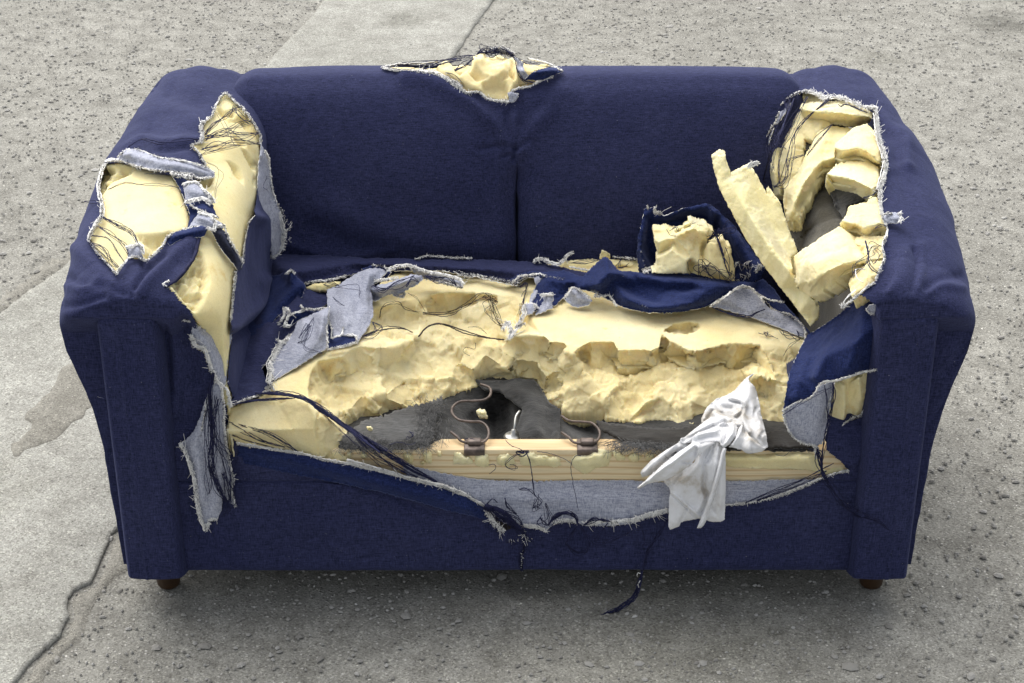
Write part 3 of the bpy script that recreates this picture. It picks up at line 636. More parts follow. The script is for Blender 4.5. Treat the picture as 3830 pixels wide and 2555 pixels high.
LN = [Z(3, '-155,1010,.370 0,1010,.370 130,1006,.371 245,1005,.370 262,945,.385 300,935,.380 330,960,.368'), Z(3, '262,945,.395 215,870,.40 220,832,.40 214,782,.40 235,690,.40 270,642,.40 392,620,.40 450,580,.40 500,560,.40 560,540,.399 585,572,.398 700,560,.392 800,515,.382'),
      Z(3, '560,310,.40 565,350,.398 680,338,.398 740,325,.40 860,290,.40 940,278,.40 1110,280,.40 1225,290,.40 1328,300,.40'),
      Z(3, '575,420,.380 600,408,.378 680,425,.378 735,440,.376 770,430,.372'), Z(3, '735,440,.376 770,480,.378 800,515,.382'),
      Z(3, '780,440,.378 860,392,.380 960,410,.379 1000,450,.375 1060,500,.366 1160,520,.365 1255,545,.366 1310,562,.366 1400,580,.37 1490,540,.385'),
      Z(3, '900,385,.362 980,385,.358 1045,440,.362'), Z(3, '1050,445,.372 1085,380,.382 1110,330,.386 1160,305,.386 1220,318,.388 1235,350,.385 1320,400,.38'),
      Z(3, '1110,280,.396 1090,310,.375'), Z(3, '940,278,.396 890,330,.372'), Z(3, '1050,445,.372 1080,475,.366 1160,470,.366 1240,500,.366'),
      Z(3, '590,575,.396 600,650,.372 575,720,.352 600,790,.345'), Z(3, '470,640,.375 475,700,.355 440,790,.345'), Z(3, '300,690,.37 330,760,.352 400,810,.342 500,830,.340 540,826,.340'),
      Z(3, '240,790,.375 330,880,.345 400,950,.325'), Z(3, '540,835,.343 600,795,.345 640,815,.340 655,850,.328'), Z(3, '810,565,.365 770,620,.352 722,700,.342 730,745,.338 800,820,.322 830,880,.312'),
      Z(3, '600,790,.343 640,815,.340 730,745,.338'), Z(3, '800,515,.382 815,560,.366 900,560,.360 960,640,.342 1010,650,.338 1100,740,.310'), Z(3, '900,700,.335 960,790,.315'),
      Z(3, '1110,735,.312 1095,690,.335 1160,610,.352 1215,560,.362'), Z(3, '1050,560,.352 1090,620,.340 1095,690,.332'), Z(3, '1310,562,.366 1330,640,.352 1300,700,.330'), Z(3, '1400,580,.370 1430,650,.352 1480,730,.335 1470,790,.318'),
      Z(4, '40,510,.40 110,500,.40 190,508,.40 215,545,.396 232,540,.40 300,545,.40 345,600,.395 390,568,.40 440,540,.40 560,540,.40 580,585,.399 680,582,.40 760,590,.40 808,570,.40 870,540,.40 968,545,.40 962,588,.398 1000,595,.40 1100,572,.40 1200,550,.40 1350,560,.40 1500,560,.40'),
      Z(4, '110,560,.378 200,600,.360 260,700,.345 300,760,.335'), Z(4, '345,600,.395 370,660,.372 400,690,.362 420,740,.352'), Z(4, '390,600,.365 440,680,.352 500,690,.350 560,660,.352 575,590,.372'),
      Z(4, '420,700,.357 480,690,.356 560,715,.355 600,745,.352 680,740,.350 720,720,.352 780,675,.362 850,680,.360 960,665,.360 1010,720,.350 1060,765,.342 1150,745,.344 1250,700,.352 1300,695,.366'),
      Z(4, '600,700,.345 680,700,.343 740,680,.343'), Z(4, '825,560,.375 815,620,.356 830,650,.345 900,655,.340 950,640,.346 955,600,.365'), Z(4, '760,600,.385 740,650,.365'), Z(4, '1000,600,.385 980,650,.366 1020,700,.352'),
      Z(4, '1100,580,.375 1120,640,.355 1180,690,.345'), Z(4, '1320,570,.375 1300,620,.358 1250,680,.345'), Z(4, '780,675,.362 700,810,.335 740,850,.330 750,900,.316'), Z(4, '740,860,.335 820,830,.340 900,905,.325 960,960,.308'),
      Z(4, '520,860,.330 540,820,.338 530,930,.308'), Z(4, '960,665,.358 970,780,.340 975,860,.330 985,940,.312'), Z(4, '380,740,.347 370,790,.338 300,800,.332 290,870,.315'), Z(4, '1290,712,.372 1330,725,.372 1430,742,.372 1500,750,.372'), Z(4, '1290,712,.372 1320,800,.34 1390,960,.308'),
      Z(4, '820,492,.3995 905,503,.3995 980,500,.3995 1030,470,.3995'), Z(4, '850,478,.384 930,480,.380 1000,465,.382'), Z(4, '830,485,.40 900,438,.40 960,430,.40 1020,440,.40'),
      Z(4, '1100,900,.315 1080,820,.33 1050,780,.338')]
seat, bS = relief('seat_foam', 'z', oL, LN, M['foam_torn'], sofa, sp=5, smooth=0, th=.04, tdir=(0, .15, -1), rim=4, jit=1.3, n=((.0022, 14, 3), ('facet', .0085, 17, .397), ('facet', .0035, 42, .397), ('bite', .003, 30, .397), (.0008, 90, 3)), ljit=2.2, get=True, label='yellow seat foam torn away in a wide ragged bite')
# foam strip on the front rail, right
relief('foam_strip', 'y', np.vstack((Z(4, '1150,1118 1250,1112 1400,1112 1480,1105 1600,1115', .012), Z(6, '700,700,.012 760,760,.0 800,800,-.006 700,825,-.006 640,800,-.006'), Z(4, '1550,1225 1400,1217 1150,1208', -.004))), (Z(4, '1150,1160 1300,1165 1450,1160 1600,1165', -.018),), M['foam'], seat, sp=6, smooth=2, th=.02, tdir=(0, 1, 0), n=((.003, 30, 4),), jit=1)
# ------------------------------------------------------------------ frame: rail, lining, springs
rail = rbox('wooden_rail', (-.592, -.002, .250), (.592, .036, .3195), .002, M['wood'], sofa, seg=2)
oF = np.vstack((Z(3, '383,1103 450,1106 600,1107 780,1103 840,1092 875,1078 890,1064', .3235), Z(3, '1000,1063 1560,1064', .314), Z(4, '300,1064', .314), Z(4, '640,1082 900,1112 1200,1116 1500,1112 1640,1108', .324),
                Z(4, '1640,900 1500,860 1000,820 600,780 200,700 0,640', .300), Z(3, '1310,640 1050,650 800,780 600,830 480,880 400,950 380,1020', .300)))
felt = relief('felt_lining', 'z', oF, (Z(3, '1130,780,.30 1160,850,.285 1130,950,.262 1120,1030,.258 1150,1062,.255'), Z(3, '1200,850,.285 1200,950,.240 1210,1040,.232 1215,1062,.232'), Z(3, '1290,860,.285 1290,960,.255 1280,1040,.242'),
              Z(3, '1330,760,.305 1370,850,.300 1390,950,.296 1400,1050,.292'), Z(3, '1330,900,.298 1335,1000,.285 1340,1060,.280'), Z(4, '170,900,.300 260,930,.298 300,1000,.293 290,1058,.286'), Z(4, '330,960,.275 400,1000,.262 470,1055,.260'), Z(4, '520,950,.295 560,1030,.296 620,1075,.305'), Z(4, '700,1000,.304 1000,1060,.318 1400,1060,.318'),
              Z(3, '900,940,.305 940,1010,.318 890,1060,.322'), Z(3, '1000,850,.298 1040,950,.288 1060,1060,.282'), Z(3, '500,1000,.310 700,960,.305 850,1000,.315 700,1060,.322')),
              M['felt'], sofa, sp=7, smooth=5, th=.004, n=((.004, 14, 4), (.0012, 60, 3)), jit=1.5)
relief('felt_edge', 'z', Z(4, '470,960 640,985 900,1000 1100,960 1380,1020 1500,1000 1640,950 1640,1100 1500,1106 1300,1108 1000,1104 800,1096 640,1072 560,1040 500,1010', .326), (Z(4, '700,1040 1000,1050 1400,1060', .330),), M['felt_dark'], felt, sp=8, smooth=4, th=.004, n=((.0025, 30, 4),), jit=2)
relief('felt_edge', 'z', Z(3, '378,1095 420,1030 520,960 700,900 860,860 930,820 930,870 900,930 890,1000 880,1060 860,1080 780,1098 600,1102 450,1102', .327), (Z(3, '520,1010 700,990 850,980', .330), Z(3, '600,1060 800,1050', .3295)), M['felt_light'], felt, sp=8, smooth=4, th=.004, n=((.003, 22, 4),), jit=4)
# two puffed grey felt folds beside the gap
relief('felt_fold', 'z', Z(3, '1110,742 1300,735 1420,740 1470,800 1500,860 1560,900 1560,1060 1440,1062 1350,1058 1330,1000 1360,900 1300,850 1240,800 1160,790', .312), (Z(3, '1300,780 1400,840 1440,950 1430,1040', .322), Z(3, '1340,1000 1345,1040', .312), Z(3, '1520,980 1530,1050', .300)), M['felt'], felt, sp=8, smooth=4, th=.004, n=((.004, 20, 4),), jit=1)
def wire(name, L, mode, r, mat, parent, **k):
    P = place(spline(L, 7), mode); T = Tubes(); T.add(P, r, r, 8); return T.build(name, mat, parent, **k)
for k, (L, c) in enumerate(((Z(3, '1135,765,.335 1185,785,.336 1190,820,.336 1160,848,.336 1100,855,.336 1030,858,.336 990,885,.336 985,920,.336 1020,955,.336 1080,965,.335 1140,968,.334 1175,1000,.332 1178,1045,.330 1150,1075,.327 1100,1078,.325 1040,1072,.325 1010,1045,.328 978,1020,.33'), (1105, 1078)),
                            (Z(4, '285,935,.334 330,962,.334 400,967,.334 450,975,.333 485,1010,.331 488,1045,.327 465,1075,.327 400,1082,.325 350,1075,.325 325,1050,.328 285,1023,.33'), (422, 1082)))):
    sprg = wire('zigzag_spring', L, 'z', .0024, M['metal'], sofa)
    f = 3 if k == 0 else 4; c = Z(f, '%d,%d,.3215' % c)[0]; c = place(c[None], 'z')[0]
    V, F = [], []
    clip = rbox('spring_clip', (c[0] - .018, -.006, .3195), (c[0] + .018, .030, .3235), .0015, M['metal'], sprg, seg=1)
    rbox('clip_lip', (c[0] - .018, -.0065, .310), (c[0] + .018, -.0025, .3228), .001, M['metal'], sprg, seg=1)
    rbox('clip_tab', (c[0] - .012, .004, .3235), (c[0] + .012, .020, .3325), .003, M['metal'], sprg, seg=2)
wire('bent_wire', Z(3, '1310,1040,.30 1318,990,.315 1325,940,.325 1345,908,.330'), 'z', .0022, M['steel'], sofa)
wd = place(Z(3, '1312,1045,.302'), 'z')[0]
Vv = []; 
for r, z in ((0, -.003), (.016, -.003), (.018, 0), (.014, .004), (.005, .006), (.004, .014), (0, .015)): Vv += [(wd[0] + r * math.cos(a), wd[1] + r * math.sin(a), wd[2] + z) for a in np.arange(20) * math.pi / 10]
raw('wire_washer', Vv, [(k * 20 + i, k * 20 + (i + 1) % 20, (k + 1) * 20 + (i + 1) % 20, (k + 1) * 20 + i) for k in range(6) for i in range(20)], M['darkmetal'] if 'darkmetal' in M else M['steel'], sofa)
# foam scraps glued to the rail face
def scrap(L, h=.010, parent=None, mode='y', name='foam_scrap', mat='foam', **k):
    c = L.mean(0); L = L.copy(); L[:, 2] = h[0]; inner = np.array([[c[0] + (p[0] - c[0]) * .45, c[1] + (p[1] - c[1]) * .4 - 3, h[1]] for p in L])
    return relief(name, mode, L, (np.vstack((inner, inner[:1])),), M[mat], parent, sp=5, smooth=1, th=.006, tdir=(0, .9, 0) if mode == 'y' else (0, 0, -1), n=((.0022, 60, 3),), jit=1, **k)
for s_ in ('350,165 395,160 415,185 408,225 380,228 355,200', '470,165 500,155 530,160 528,222 490,222', '562,155 590,155 585,182 565,178', '668,155 720,170 745,190 780,195 795,225 720,235 665,232', '800,180 850,160 885,175 890,240 850,248 800,235',
           '935,185 980,165 1040,180 1060,230 1000,245 935,238', '1075,175 1140,150 1200,175 1260,185 1330,195 1400,215 1410,245 1340,240 1300,250 1240,235 1150,245 1085,230',
           '1655,150 1690,155 1745,185 1740,205 1690,205', '1760,185 1800,165 1850,180 1820,215 1770,212', '1870,175 1905,165 1935,190 1905,208 1875,205', '0,150 25,165 28,195 0,195', '85,160 120,165 115,192 85,188', '455,225 490,218 470,238'):
    scrap(Z(8, s_), (-.0025, -.012), rail)
scrap(Z(8, '1400,200 1440,165 1500,170 1560,140 1640,145 1660,160 1640,240 1560,250 1530,275 1490,292 1440,270 1415,240'), (-.0025, -.016), rail)
# crumbs lying on the lining
def thing(o, label, cat, group=None):
    o['label'] = label; o['category'] = cat
    if group: o['group'] = group
    return o
thing(scrap(Z(3, '530,990 555,985 568,1000 550,1010 532,1006'), (.328, .337), None, 'z', 'foam_crumb'), 'small yellow foam crumb lying on the grey felt left of the springs', 'foam crumb')
thing(scrap(Z(3, '1112,905 1135,895 1160,905 1175,935 1150,935 1130,932'), (.327, .338), None, 'z', 'foam_crumb'), 'small yellow foam crumb beside the curled rusty spring over the dark gap', 'foam crumb')
# ------------------------------------------------------------------ right arm: slabs
def slab(s_, lines, h=0.0, mat='foam', f=5, mode=None, parent=None, th=.03, td=None, n=.0022, name='foam_slab', smooth=1, **k):
    return relief(name, bR if mode is None else mode, Z(f, s_, h), [Z(f, l, h) for l in lines], M[mat], armRo if parent is None else parent, sp=5, smooth=smooth, th=th, tdir=td, rim=3, jit=1.1, n=((n * .6, 26, 4), ('facet', n * .9, 26, 9), (n * .3, 110, 2)), **k)
def bslab(*a, **k): return slab(*a, **k)
slab('720,130,-.012 760,135,-.012 860,180,-.012 840,230,-.02 860,300,-.03 830,340,-.035 770,390,-.035 720,380,-.04 715,480,-.05 690,560,-.05 650,640,-.05 610,640,-.05 600,430,-.045 640,330,-.04 670,240,-.03 680,180,-.02', ['700,225,-.030 740,290,-.022 820,310,-.022 900,330,-.028', '690,250,-.025 660,330,-.030 640,440,-.030 640,560,-.040'], mat='foam', th=.02)
slab('600,190,-.02 660,175,-.02 650,330,-.045 610,440,-.05 605,580,-.055 590,680,-.055 560,690,-.055 470,600,-.03 465,540,-.03 510,515,-.03 550,500,-.03 520,420,-.03 560,300,-.03', ['560,320,-.024 545,480,-.028', '475,545,-.02 540,520,-.02 560,560,-.03', '620,220,-.03 600,400,-.04'], mat='foam', th=.02)
slab('700,218,-.004 760,210,.0 830,204,.002 900,203,.002 960,208,.002 1020,222,.0 1082,265,-.006 1070,300,-.03 1000,326,-.042 940,318,-.04 880,306,-.036 760,302,-.036 735,290,-.03 712,262,-.02', ['703,222,.002 740,232,.006 820,240,.008 920,245,.008 1000,258,.006 1080,268,.0'], mat='foam', th=.03)
slab('800,340,-.03 870,312,-.03 1000,325,-.030 960,370,-.028 900,420,-.028 885,470,-.028 905,520,-.045 880,550,-.055 830,562,-.055 780,640,-.055 755,705,-.055 725,740,-.055 702,828,-.050 633,832,-.045 612,700,-.045 615,640,-.045 690,560,-.040 725,480,-.034 760,420,-.030', ['885,478,-.020 820,505,-.018 770,555,-.018 710,640,-.020 670,740,-.022 637,828,-.03', '840,350,-.018 800,430,-.016 740,520,-.018 650,680,-.024'], mat='foam_pale', th=.025)
slab('890,410,.0 940,365,.0 990,322,.0 1060,300,.0 1095,335,.0 1115,370,.0 1125,440,.002 1135,500,-.002 1125,530,-.03 1060,512,-.038 990,492,-.036 920,512,-.036 892,497,-.03 886,445,-.012', ['889,438,.004 930,446,.006 965,440,.006 1010,434,.008 1050,452,.008 1090,480,.006 1125,512,.002'], mat='foam', th=.03)
slab('848,565,-.016 890,522,-.018 960,500,-.02 1050,505,-.02 1120,530,-.016 1118,600,-.012 1095,690,-.02 1082,700,-.035 1050,702,-.045 1000,672,-.048 920,645,-.048 880,625,-.046 836,640,-.046 838,590,-.03', ['848,568,-.008 890,584,-.006 940,592,-.006 990,604,-.006 1030,625,-.004 1090,650,-.008'], mat='foam_pale', th=.025)
slab('650,1015,-.03 700,985,-.02 780,932,-.012 840,890,-.008 910,850,-.004 960,890,-.004 1000,950,-.006 1045,1030,-.01 1035,1075,-.03 960,1105,-.04 850,1190,-.045 835,1180,-.045 825,1198,-.045 780,1220,-.045 760,1225,-.04 700,1190,-.04 648,1120,-.03', ['690,1160,-.014 740,1150,-.010 790,1130,-.008 820,1105,-.006 900,1065,-.004 960,1045,-.004 1040,1030,-.006', '720,1060,.0 860,1010,.0 960,1000,-.002'], mat='foam', th=.03)
slab('970,900,-.015 1060,900,-.012 1160,895,-.008 1150,960,-.010 1160,1020,-.010 1120,1090,-.012 1100,1130,-.014 1050,1180,-.02 980,1225,-.03 958,1150,-.035 1010,1070,-.03 930,1010,-.022 920,960,-.016', ['990,1000,-.022 1010,1030,-.03', '1060,950,-.006 1080,1040,-.01 1050,1120,-.012', '960,960,-.008 1000,940,-.006'], mat='foam_torn', n=.006, th=.03)
slab('912,838,-.01 945,790,-.002 962,745,.0 1010,728,.0 1060,718,.0 1078,685,.0 1115,697,.0 1135,785,.0 1155,815,.0 1172,868,-.004 1150,900,-.02 1110,885,-.026 1080,920,-.03 1020,908,-.03 1000,870,-.028 960,880,-.028 925,855,-.022', ['925,826,.004 990,838,.006 1040,862,.006 1080,850,.006 1130,832,.006 1160,835,.002'], mat='foam', th=.025)
# dark fabric wall seen deep inside, and lighter webbing strip
slab('840,560,-.075 940,600,-.07 1060,700,-.06 960,760,-.06 960,860,-.065 880,880,-.07 700,990,-.075 640,880,-.08 620,700,-.085 740,690,-.085', ['860,640,-.08 900,740,-.08 940,830,-.075', '700,700,-.1 690,900,-.095'], mat='board', th=.004, n=.001, name='arm_lining')
slab('850,640,-.062 900,620,-.058 990,670,-.05 1050,705,-.046 1000,730,-.05 950,745,-.052 945,800,-.055 930,808,-.058', [], mat='felt', th=.004, n=.001, name='arm_lining')
slab('715,385,-.05 770,395,-.05 745,440,-.05 720,490,-.055', [], mat='felt', th=.003, n=.001, name='arm_lining')
# long strip leaning out of the arm over the seat; thick edge towards the viewer
SY = '232,485,.50 270,456,.50 300,460,.49 312,510,.475 335,578,.455 430,530,.455 455,560,.44 480,605,.425 525,685,.395 535,650,.41 600,740,.37 640,870,.335 690,992,.295 655,1020,.28 665,1110,.25 700,1170,.235 790,1210,.225 802,1250,.215 804,1340,.19 758,1386,.175 700,1310,.205 600,1180,.25 500,1050,.29 405,905,.34 335,770,.385 290,690,.415 265,630,.44 242,540,.475'
slab(SY, ['302,470,.465 312,540,.450 335,600,.425 365,670,.395 400,735,.362 435,795,.338 470,850,.314 515,920,.290 560,985,.262 610,1045,.240 650,1095,.218 700,1165,.200 750,1215,.188 795,1255,.180', '330,590,.44 400,560,.448 440,620,.425 500,740,.385 560,870,.34 610,980,.295'], mode='y', mat='foam_pale', th=.012, td=(0, 1, .1), n=.0016, smooth=3, name='foam_strip', label='long thick foam strip peeled out of the arm and leaning over the seat')
# ------------------------------------------------------------------ torn cloth
CL = lambda a, b: [M[a], M[b], M['fray']]
D1, R1_, DF = CL('denim', 'reverse'), CL('reverse', 'denim_fresh'), CL('denim_fresh', 'reverse')
def cl(name, mode, out, lines, mats, parent, th=.0016, sm=4, sp=5, n=.0012, jit=1.2, folds=(), **k):
    return relief(name, mode, out, lines, mats, parent, sp=sp, smooth=sm, th=th, jit=jit, n=((n, 28, 3),), folds=folds, **k)
# seat cover left and rear band
sc_out = np.vstack((Z(2, '1000,150,.410 1050,0,.41'), Z(3, '30,60,.412 200,72,.412 400,85,.412 600,95,.412 790,100,.412 1100,100,.412 1300,104,.412 1420,115,.414 1560,140,.414'), Z(4, '230,128,.414 420,170,.414 440,200,.416 300,210,.416 130,185,.412 60,222,.408'),
           Z(3, '1345,228,.404 1300,222,.402 1180,190,.404 1040,178,.404 900,160,.404 700,160,.404 560,150,.404 430,185,.404 330,205,.406 195,228,.410 210,262,.410 330,255,.404 330,330,.404 200,420,.404 60,560,.404 -30,680,.404 0,760,.404'),
           Z(2, '1060,580,.404 1000,625,.404 900,660,.404 862,682,.400 842,640,.404 845,560,.404 855,440,.404 880,330,.404 960,260,.406')))
cover = cl('seat_cover', 'z', sc_out, (Z(3, '0,100,.420 400,120,.424 900,140,.424 1300,160,.424 1560,180,.424'), Z(3, '110,165,.445 170,230,.440 160,330,.425 60,480,.412'), Z(3, '60,300,.408 40,420,.404'), Z(3, '205,240,.425 230,300,.408'), Z(3, '-60,180,.408 -40,400,.412 -60,600,.410')), D1, sofa, sm=6, n=.0022)
cl('torn_flap', 'z', Z(3, '-90,200,.418 60,180,.425 105,165,.450 125,160,.455 160,195,.450 205,238,.440 185,300,.420 150,330,.415 60,400,.408 -40,520,.406 -110,560,.406 -100,400,.408'), (Z(3, '125,175,.462 130,260,.440 40,380,.416 -60,500,.410'), Z(3, '0,230,.418 -60,380,.408'), Z(3, '180,240,.445 100,340,.420')), DF, cover, sm=4)
# rear edge patches at left: sliver of foam
scrap(Z(3, '205,245 260,230 330,222 390,215 380,240 320,262 250,258'), (.414, .420), seat, 'z', 'foam_scrap')
# grey reverse flaps, left of the seat
F1 = Z(3, '318,262,.425 380,235,.430 430,200,.435 500,165,.440 545,148,.445 600,148,.445 640,165,.440 600,205,.435 570,235,.428 550,262,.422 562,330,.415 566,395,.412 545,450,.408 505,505,.406 480,542,.405 470,512,.406 400,505,.410 350,515,.408 345,470,.408 325,420,.412 320,370,.420 318,330,.425')
cl('torn_flap', 'z', F1, (Z(3, '400,230,.440 440,330,.436 470,430,.420 490,500,.410'), Z(3, '360,300,.428 400,380,.430 420,440,.424 430,490,.412'), Z(3, '540,180,.450 520,260,.440 530,360,.425'), Z(3, '460,250,.430 490,330,.424')), R1_, cover)
F1b = Z(3, '330,352,.430 322,400,.440 318,470,.425 320,540,.412 322,572,.407 250,612,.407 190,652,.406 110,700,.405 40,742,.404 15,700,.408 5,660,.410 30,620,.412 60,560,.414 100,530,.416 130,500,.420 160,430,.426 200,410,.432 240,390,.436 290,368,.438')
cl('torn_flap', 'z', F1b, (Z(3, '300,390,.452 290,470,.440 260,540,.424 160,640,.414'), Z(3, '200,440,.440 150,540,.424 80,650,.412'), Z(3, '240,450,.428 200,560,.416')), R1_, cover)
cl('torn_flap', 'z', Z(3, '330,365,.412 400,430,.412 400,475,.412 470,500,.407 478,540,.406 420,560,.406 320,578,.406 318,520,.408 316,440,.410'), (Z(3, '360,440,.409 370,520,.407'),), DF, cover)
cl('torn_flap', 'z', Z(3, '545,262,.424 565,245,.432 640,230,.442 700,205,.448 760,180,.450 820,185,.446 832,205,.440 800,235,.430 760,252,.424 700,290,.415 735,290,.41 720,302,.41 690,300,.41 660,285,.415 620,300,.412 575,322,.410 555,318,.410 530,300,.414'), (Z(3, '580,262,.444 660,250,.450 760,210,.458'), Z(3, '600,290,.425 680,265,.428'), Z(3, '560,290,.405 580,300,.405')), R1_, cover)
cl('torn_flap', 'z', Z(3, '760,150,.440 800,150,.446 860,170,.440 960,188,.430 1030,208,.424 1045,240,.415 1030,252,.412 1000,245,.412 950,232,.413 880,212,.416 830,195,.420 790,180,.425'), (Z(3, '800,165,.450 900,190,.436 1020,228,.424'),), R1_, cover)
cl('torn_flap', 'z', Z(3, '500,150,.428 560,130,.440 620,135,.440 660,170,.430 620,215,.422 580,210,.42 540,165,.425'), (Z(3, '540,150,.440 620,165,.436'),), DF, cover)
cl('torn_flap', 'z', Z(3, '90,360,.425 110,370,.430 120,385,.430 200,380,.424 260,370,.42 330,355,.42 320,390,.42 230,400,.418 170,420,.415 130,450,.412 90,455,.412 60,440,.412 70,415,.414 85,400,.418'), (Z(3, '100,380,.440 110,430,.425'), Z(3, '150,400,.428 260,385,.426')), DF, cover)
# bunched cloth on the right half of the seat
BC = np.vstack((Z(4, '-20,225,.410 60,180,.424 130,165,.428 300,160,.430 400,190,.434 440,150,.450 480,110,.465 520,85,.475 550,110,.470 580,150,.460 640,165,.455 720,172,.450 900,170,.45 1000,190,.45 1200,218,.445 1300,225,.44 1360,200,.44 1420,260,.425 1480,340,.410 1620,500,.404 1590,500,.404 1500,440,.406'),
     Z(4, '1400,350,.412 1330,270,.425 1240,243,.440 1160,290,.432 1080,345,.415 1000,368,.410 900,384,.408 800,386,.408 700,376,.408 620,360,.409 560,330,.410 500,300,.412 445,270,.416 380,262,.418 330,250,.418 300,300,.410 250,345,.405 210,345,.405 130,385,.404 100,370,.404 120,330,.406 150,250,.412 180,200,.416 100,195,.414 0,232,.408')))
cl('torn_cover', 'z', BC, (Z(4, '520,95,.482 540,170,.475 480,240,.455 400,255,.435'), Z(4, '380,250,.436 430,200,.448 500,120,.468'), Z(4, '600,170,.470 720,230,.440 800,310,.428 900,300,.440 1050,270,.455 1200,245,.455'), Z(4, '560,220,.448 640,310,.440 760,360,.436 900,355,.438 1000,330,.44 1120,290,.445'), Z(4, '700,190,.462 850,215,.458 1000,225,.462 1150,235,.462'), Z(4, '620,250,.432 700,300,.424 790,335,.424'), Z(4, '850,265,.436 1000,250,.444'), Z(4, '1250,235,.456 1350,290,.430 1450,380,.414'), Z(4, '200,200,.436 300,220,.436 400,225,.440')), DF, cover, sm=5, n=.0025, sp=5)
RG = Z(4, '1078,350,.420 1120,325,.430 1170,290,.440 1220,255,.446 1250,243,.448 1290,252,.446 1330,285,.440 1365,330,.432 1400,365,.424 1450,380,.420 1500,405,.414 1545,425,.410 1575,460,.407 1600,495,.405 1570,515,.404 1530,500,.404 1470,470,.404 1400,445,.405 1320,415,.407 1220,385,.410 1140,362,.414')
cl('torn_flap', 'z', RG, (Z(4, '1240,275,.440 1340,360,.424 1460,430,.412'), Z(4, '1180,320,.432 1280,380,.418 1400,420,.410')), R1_, cover)
cl('torn_flap', 'z', Z(4, '318,285,.424 345,248,.432 380,262,.430 450,320,.420 430,345,.410 380,355,.406 345,350,.406 320,330,.410 300,310,.414'), (Z(4, '345,262,.436 390,310,.424'),), R1_, cover)
cl('torn_flap', 'z', Z(4, '170,290,.420 190,285,.424 235,285,.424 245,310,.420 235,340,.414 240,360,.410 180,385,.407 145,395,.405 170,350,.410 190,320,.414'), (Z(4, '215,295,.430 210,350,.418'),), R1_, cover)
cl('torn_flap', 'z', Z(4, '135,195,.418 170,190,.424 185,205,.424 165,250,.416 145,300,.410 120,340,.407 105,360,.406 120,300,.408 150,240,.412'), (), R1_, cover)
cl('torn_flap', 'z', Z(4, '85,340,.412 130,335,.414 150,360,.412 130,390,.407 90,395,.406 80,370,.406'), (Z(4, '110,345,.420 115,380,.412'),), R1_, cover)
# rear foam strips behind the bunched cloth
slab('150,130,.410 280,112,.412 430,95,.414 560,100,.414 690,108,.414 712,175,.404 640,180,.404 440,180,.404 200,170,.404', ['300,120,.418 600,125,.418', '600,140,.408 690,145,.408'], f=4, mode='z', parent=seat, mat='foam', th=.03, td=(0, 0, -1), name='foam_scrap')
slab('488,85,.425 500,50,.440 520,55,.442 545,72,.435 530,90,.42', [], f=4, mode='z', parent=seat, mat='foam', th=.01, td=(0, 0, -1), name='foam_scrap')
# navy cloth raised against the backrest on the right
NV = Z(9, '150,1200,.50 120,860,.52 130,700,.53 200,420,.55 235,240,.56 300,225,.56 380,240,.56 400,290,.555 520,340,.55 700,270,.55 900,210,.55 1120,160,.55 1200,175,.545 1320,260,.54 1450,400,.53 1560,480,.52 1700,680,.49 1850,900,.46 2000,1120,.42 1950,1250,.42 1750,1360,.42 1500,1330,.44 1000,1250,.47 600,1240,.49')
cl('torn_cover', 'y', NV, (Z(9, '230,330,.54 200,600,.50 180,850,.48 260,1100,.47'), Z(9, '300,420,.56 260,800,.54 400,1100,.54'), Z(9, '520,350,.53 800,270,.52 1150,190,.515 1300,300,.51'), Z(9, '600,420,.56 1000,330,.56 1180,400,.56'), Z(9, '1220,380,.515 1190,520,.52 1200,640,.53'), Z(9, '1300,360,.53 1310,520,.54'), Z(9, '1350,330,.51 1500,560,.48 1700,880,.45 1850,1100,.42'), Z(9, '1450,900,.50 1600,1150,.48')), DF, cover, sm=5, n=.003, sp=5)
# lump of foam lying at the back of the seat
lump = slab('365,600,.47 380,555,.475 420,550,.475 500,560,.475 535,538,.48 580,545,.48 640,570,.48 720,580,.475 820,545,.47 820,520,.47 880,480,.475 895,430,.48 960,430,.48 1040,460,.48 1110,470,.475 1160,490,.47 1180,535,.465 1260,575,.465 1250,620,.46 1180,660,.455 1175,740,.455 1200,705,.45 1300,710,.45 1400,700,.455 1420,770,.45 1500,800,.445 1515,860,.44 1520,920,.435 1545,1050,.425 1560,1180,.415 1560,1330,.405 1450,1300,.41 1300,1290,.415 1150,1240,.415 1000,1195,.42 870,1190,.42 500,1190,.41 340,1185,.41 400,1150,.42 425,1080,.425 420,970,.43 440,950,.435 430,860,.45 400,740,.46',
      ['390,720,.445 440,735,.442 560,690,.442 690,670,.445', '440,950,.432 520,910,.428 620,820,.428 690,680,.428 700,620,.43 830,560,.428 960,505,.43 1030,540,.428', '450,900,.455 580,840,.46 670,720,.455', '1030,540,.428 1080,620,.43 1070,700,.435 1040,880,.42 930,960,.41 870,1000,.405 860,1185,.402', '1080,620,.43 1130,600,.43 1170,720,.44 1100,800,.455 1060,900,.44', '1170,760,.42 1200,720,.42 1180,1100,.395 1055,1060,.405 1050,880,.42', '1180,1100,.395 1300,1180,.39 1480,1280,.385', '1300,720,.425 1400,1000,.40 1470,1200,.385', '900,1010,.45 880,1100,.44 1000,1180,.42', '900,440,.47 1000,490,.455 1150,560,.455'], f=9, mode='y', mat='foam', th=.035, td=(0, 1, -.1), name='foam_chunk', parent=sofa)
lump.parent = None; thing(lump, 'torn pale yellow foam lump standing on the seat against the right backrest', 'foam chunk')
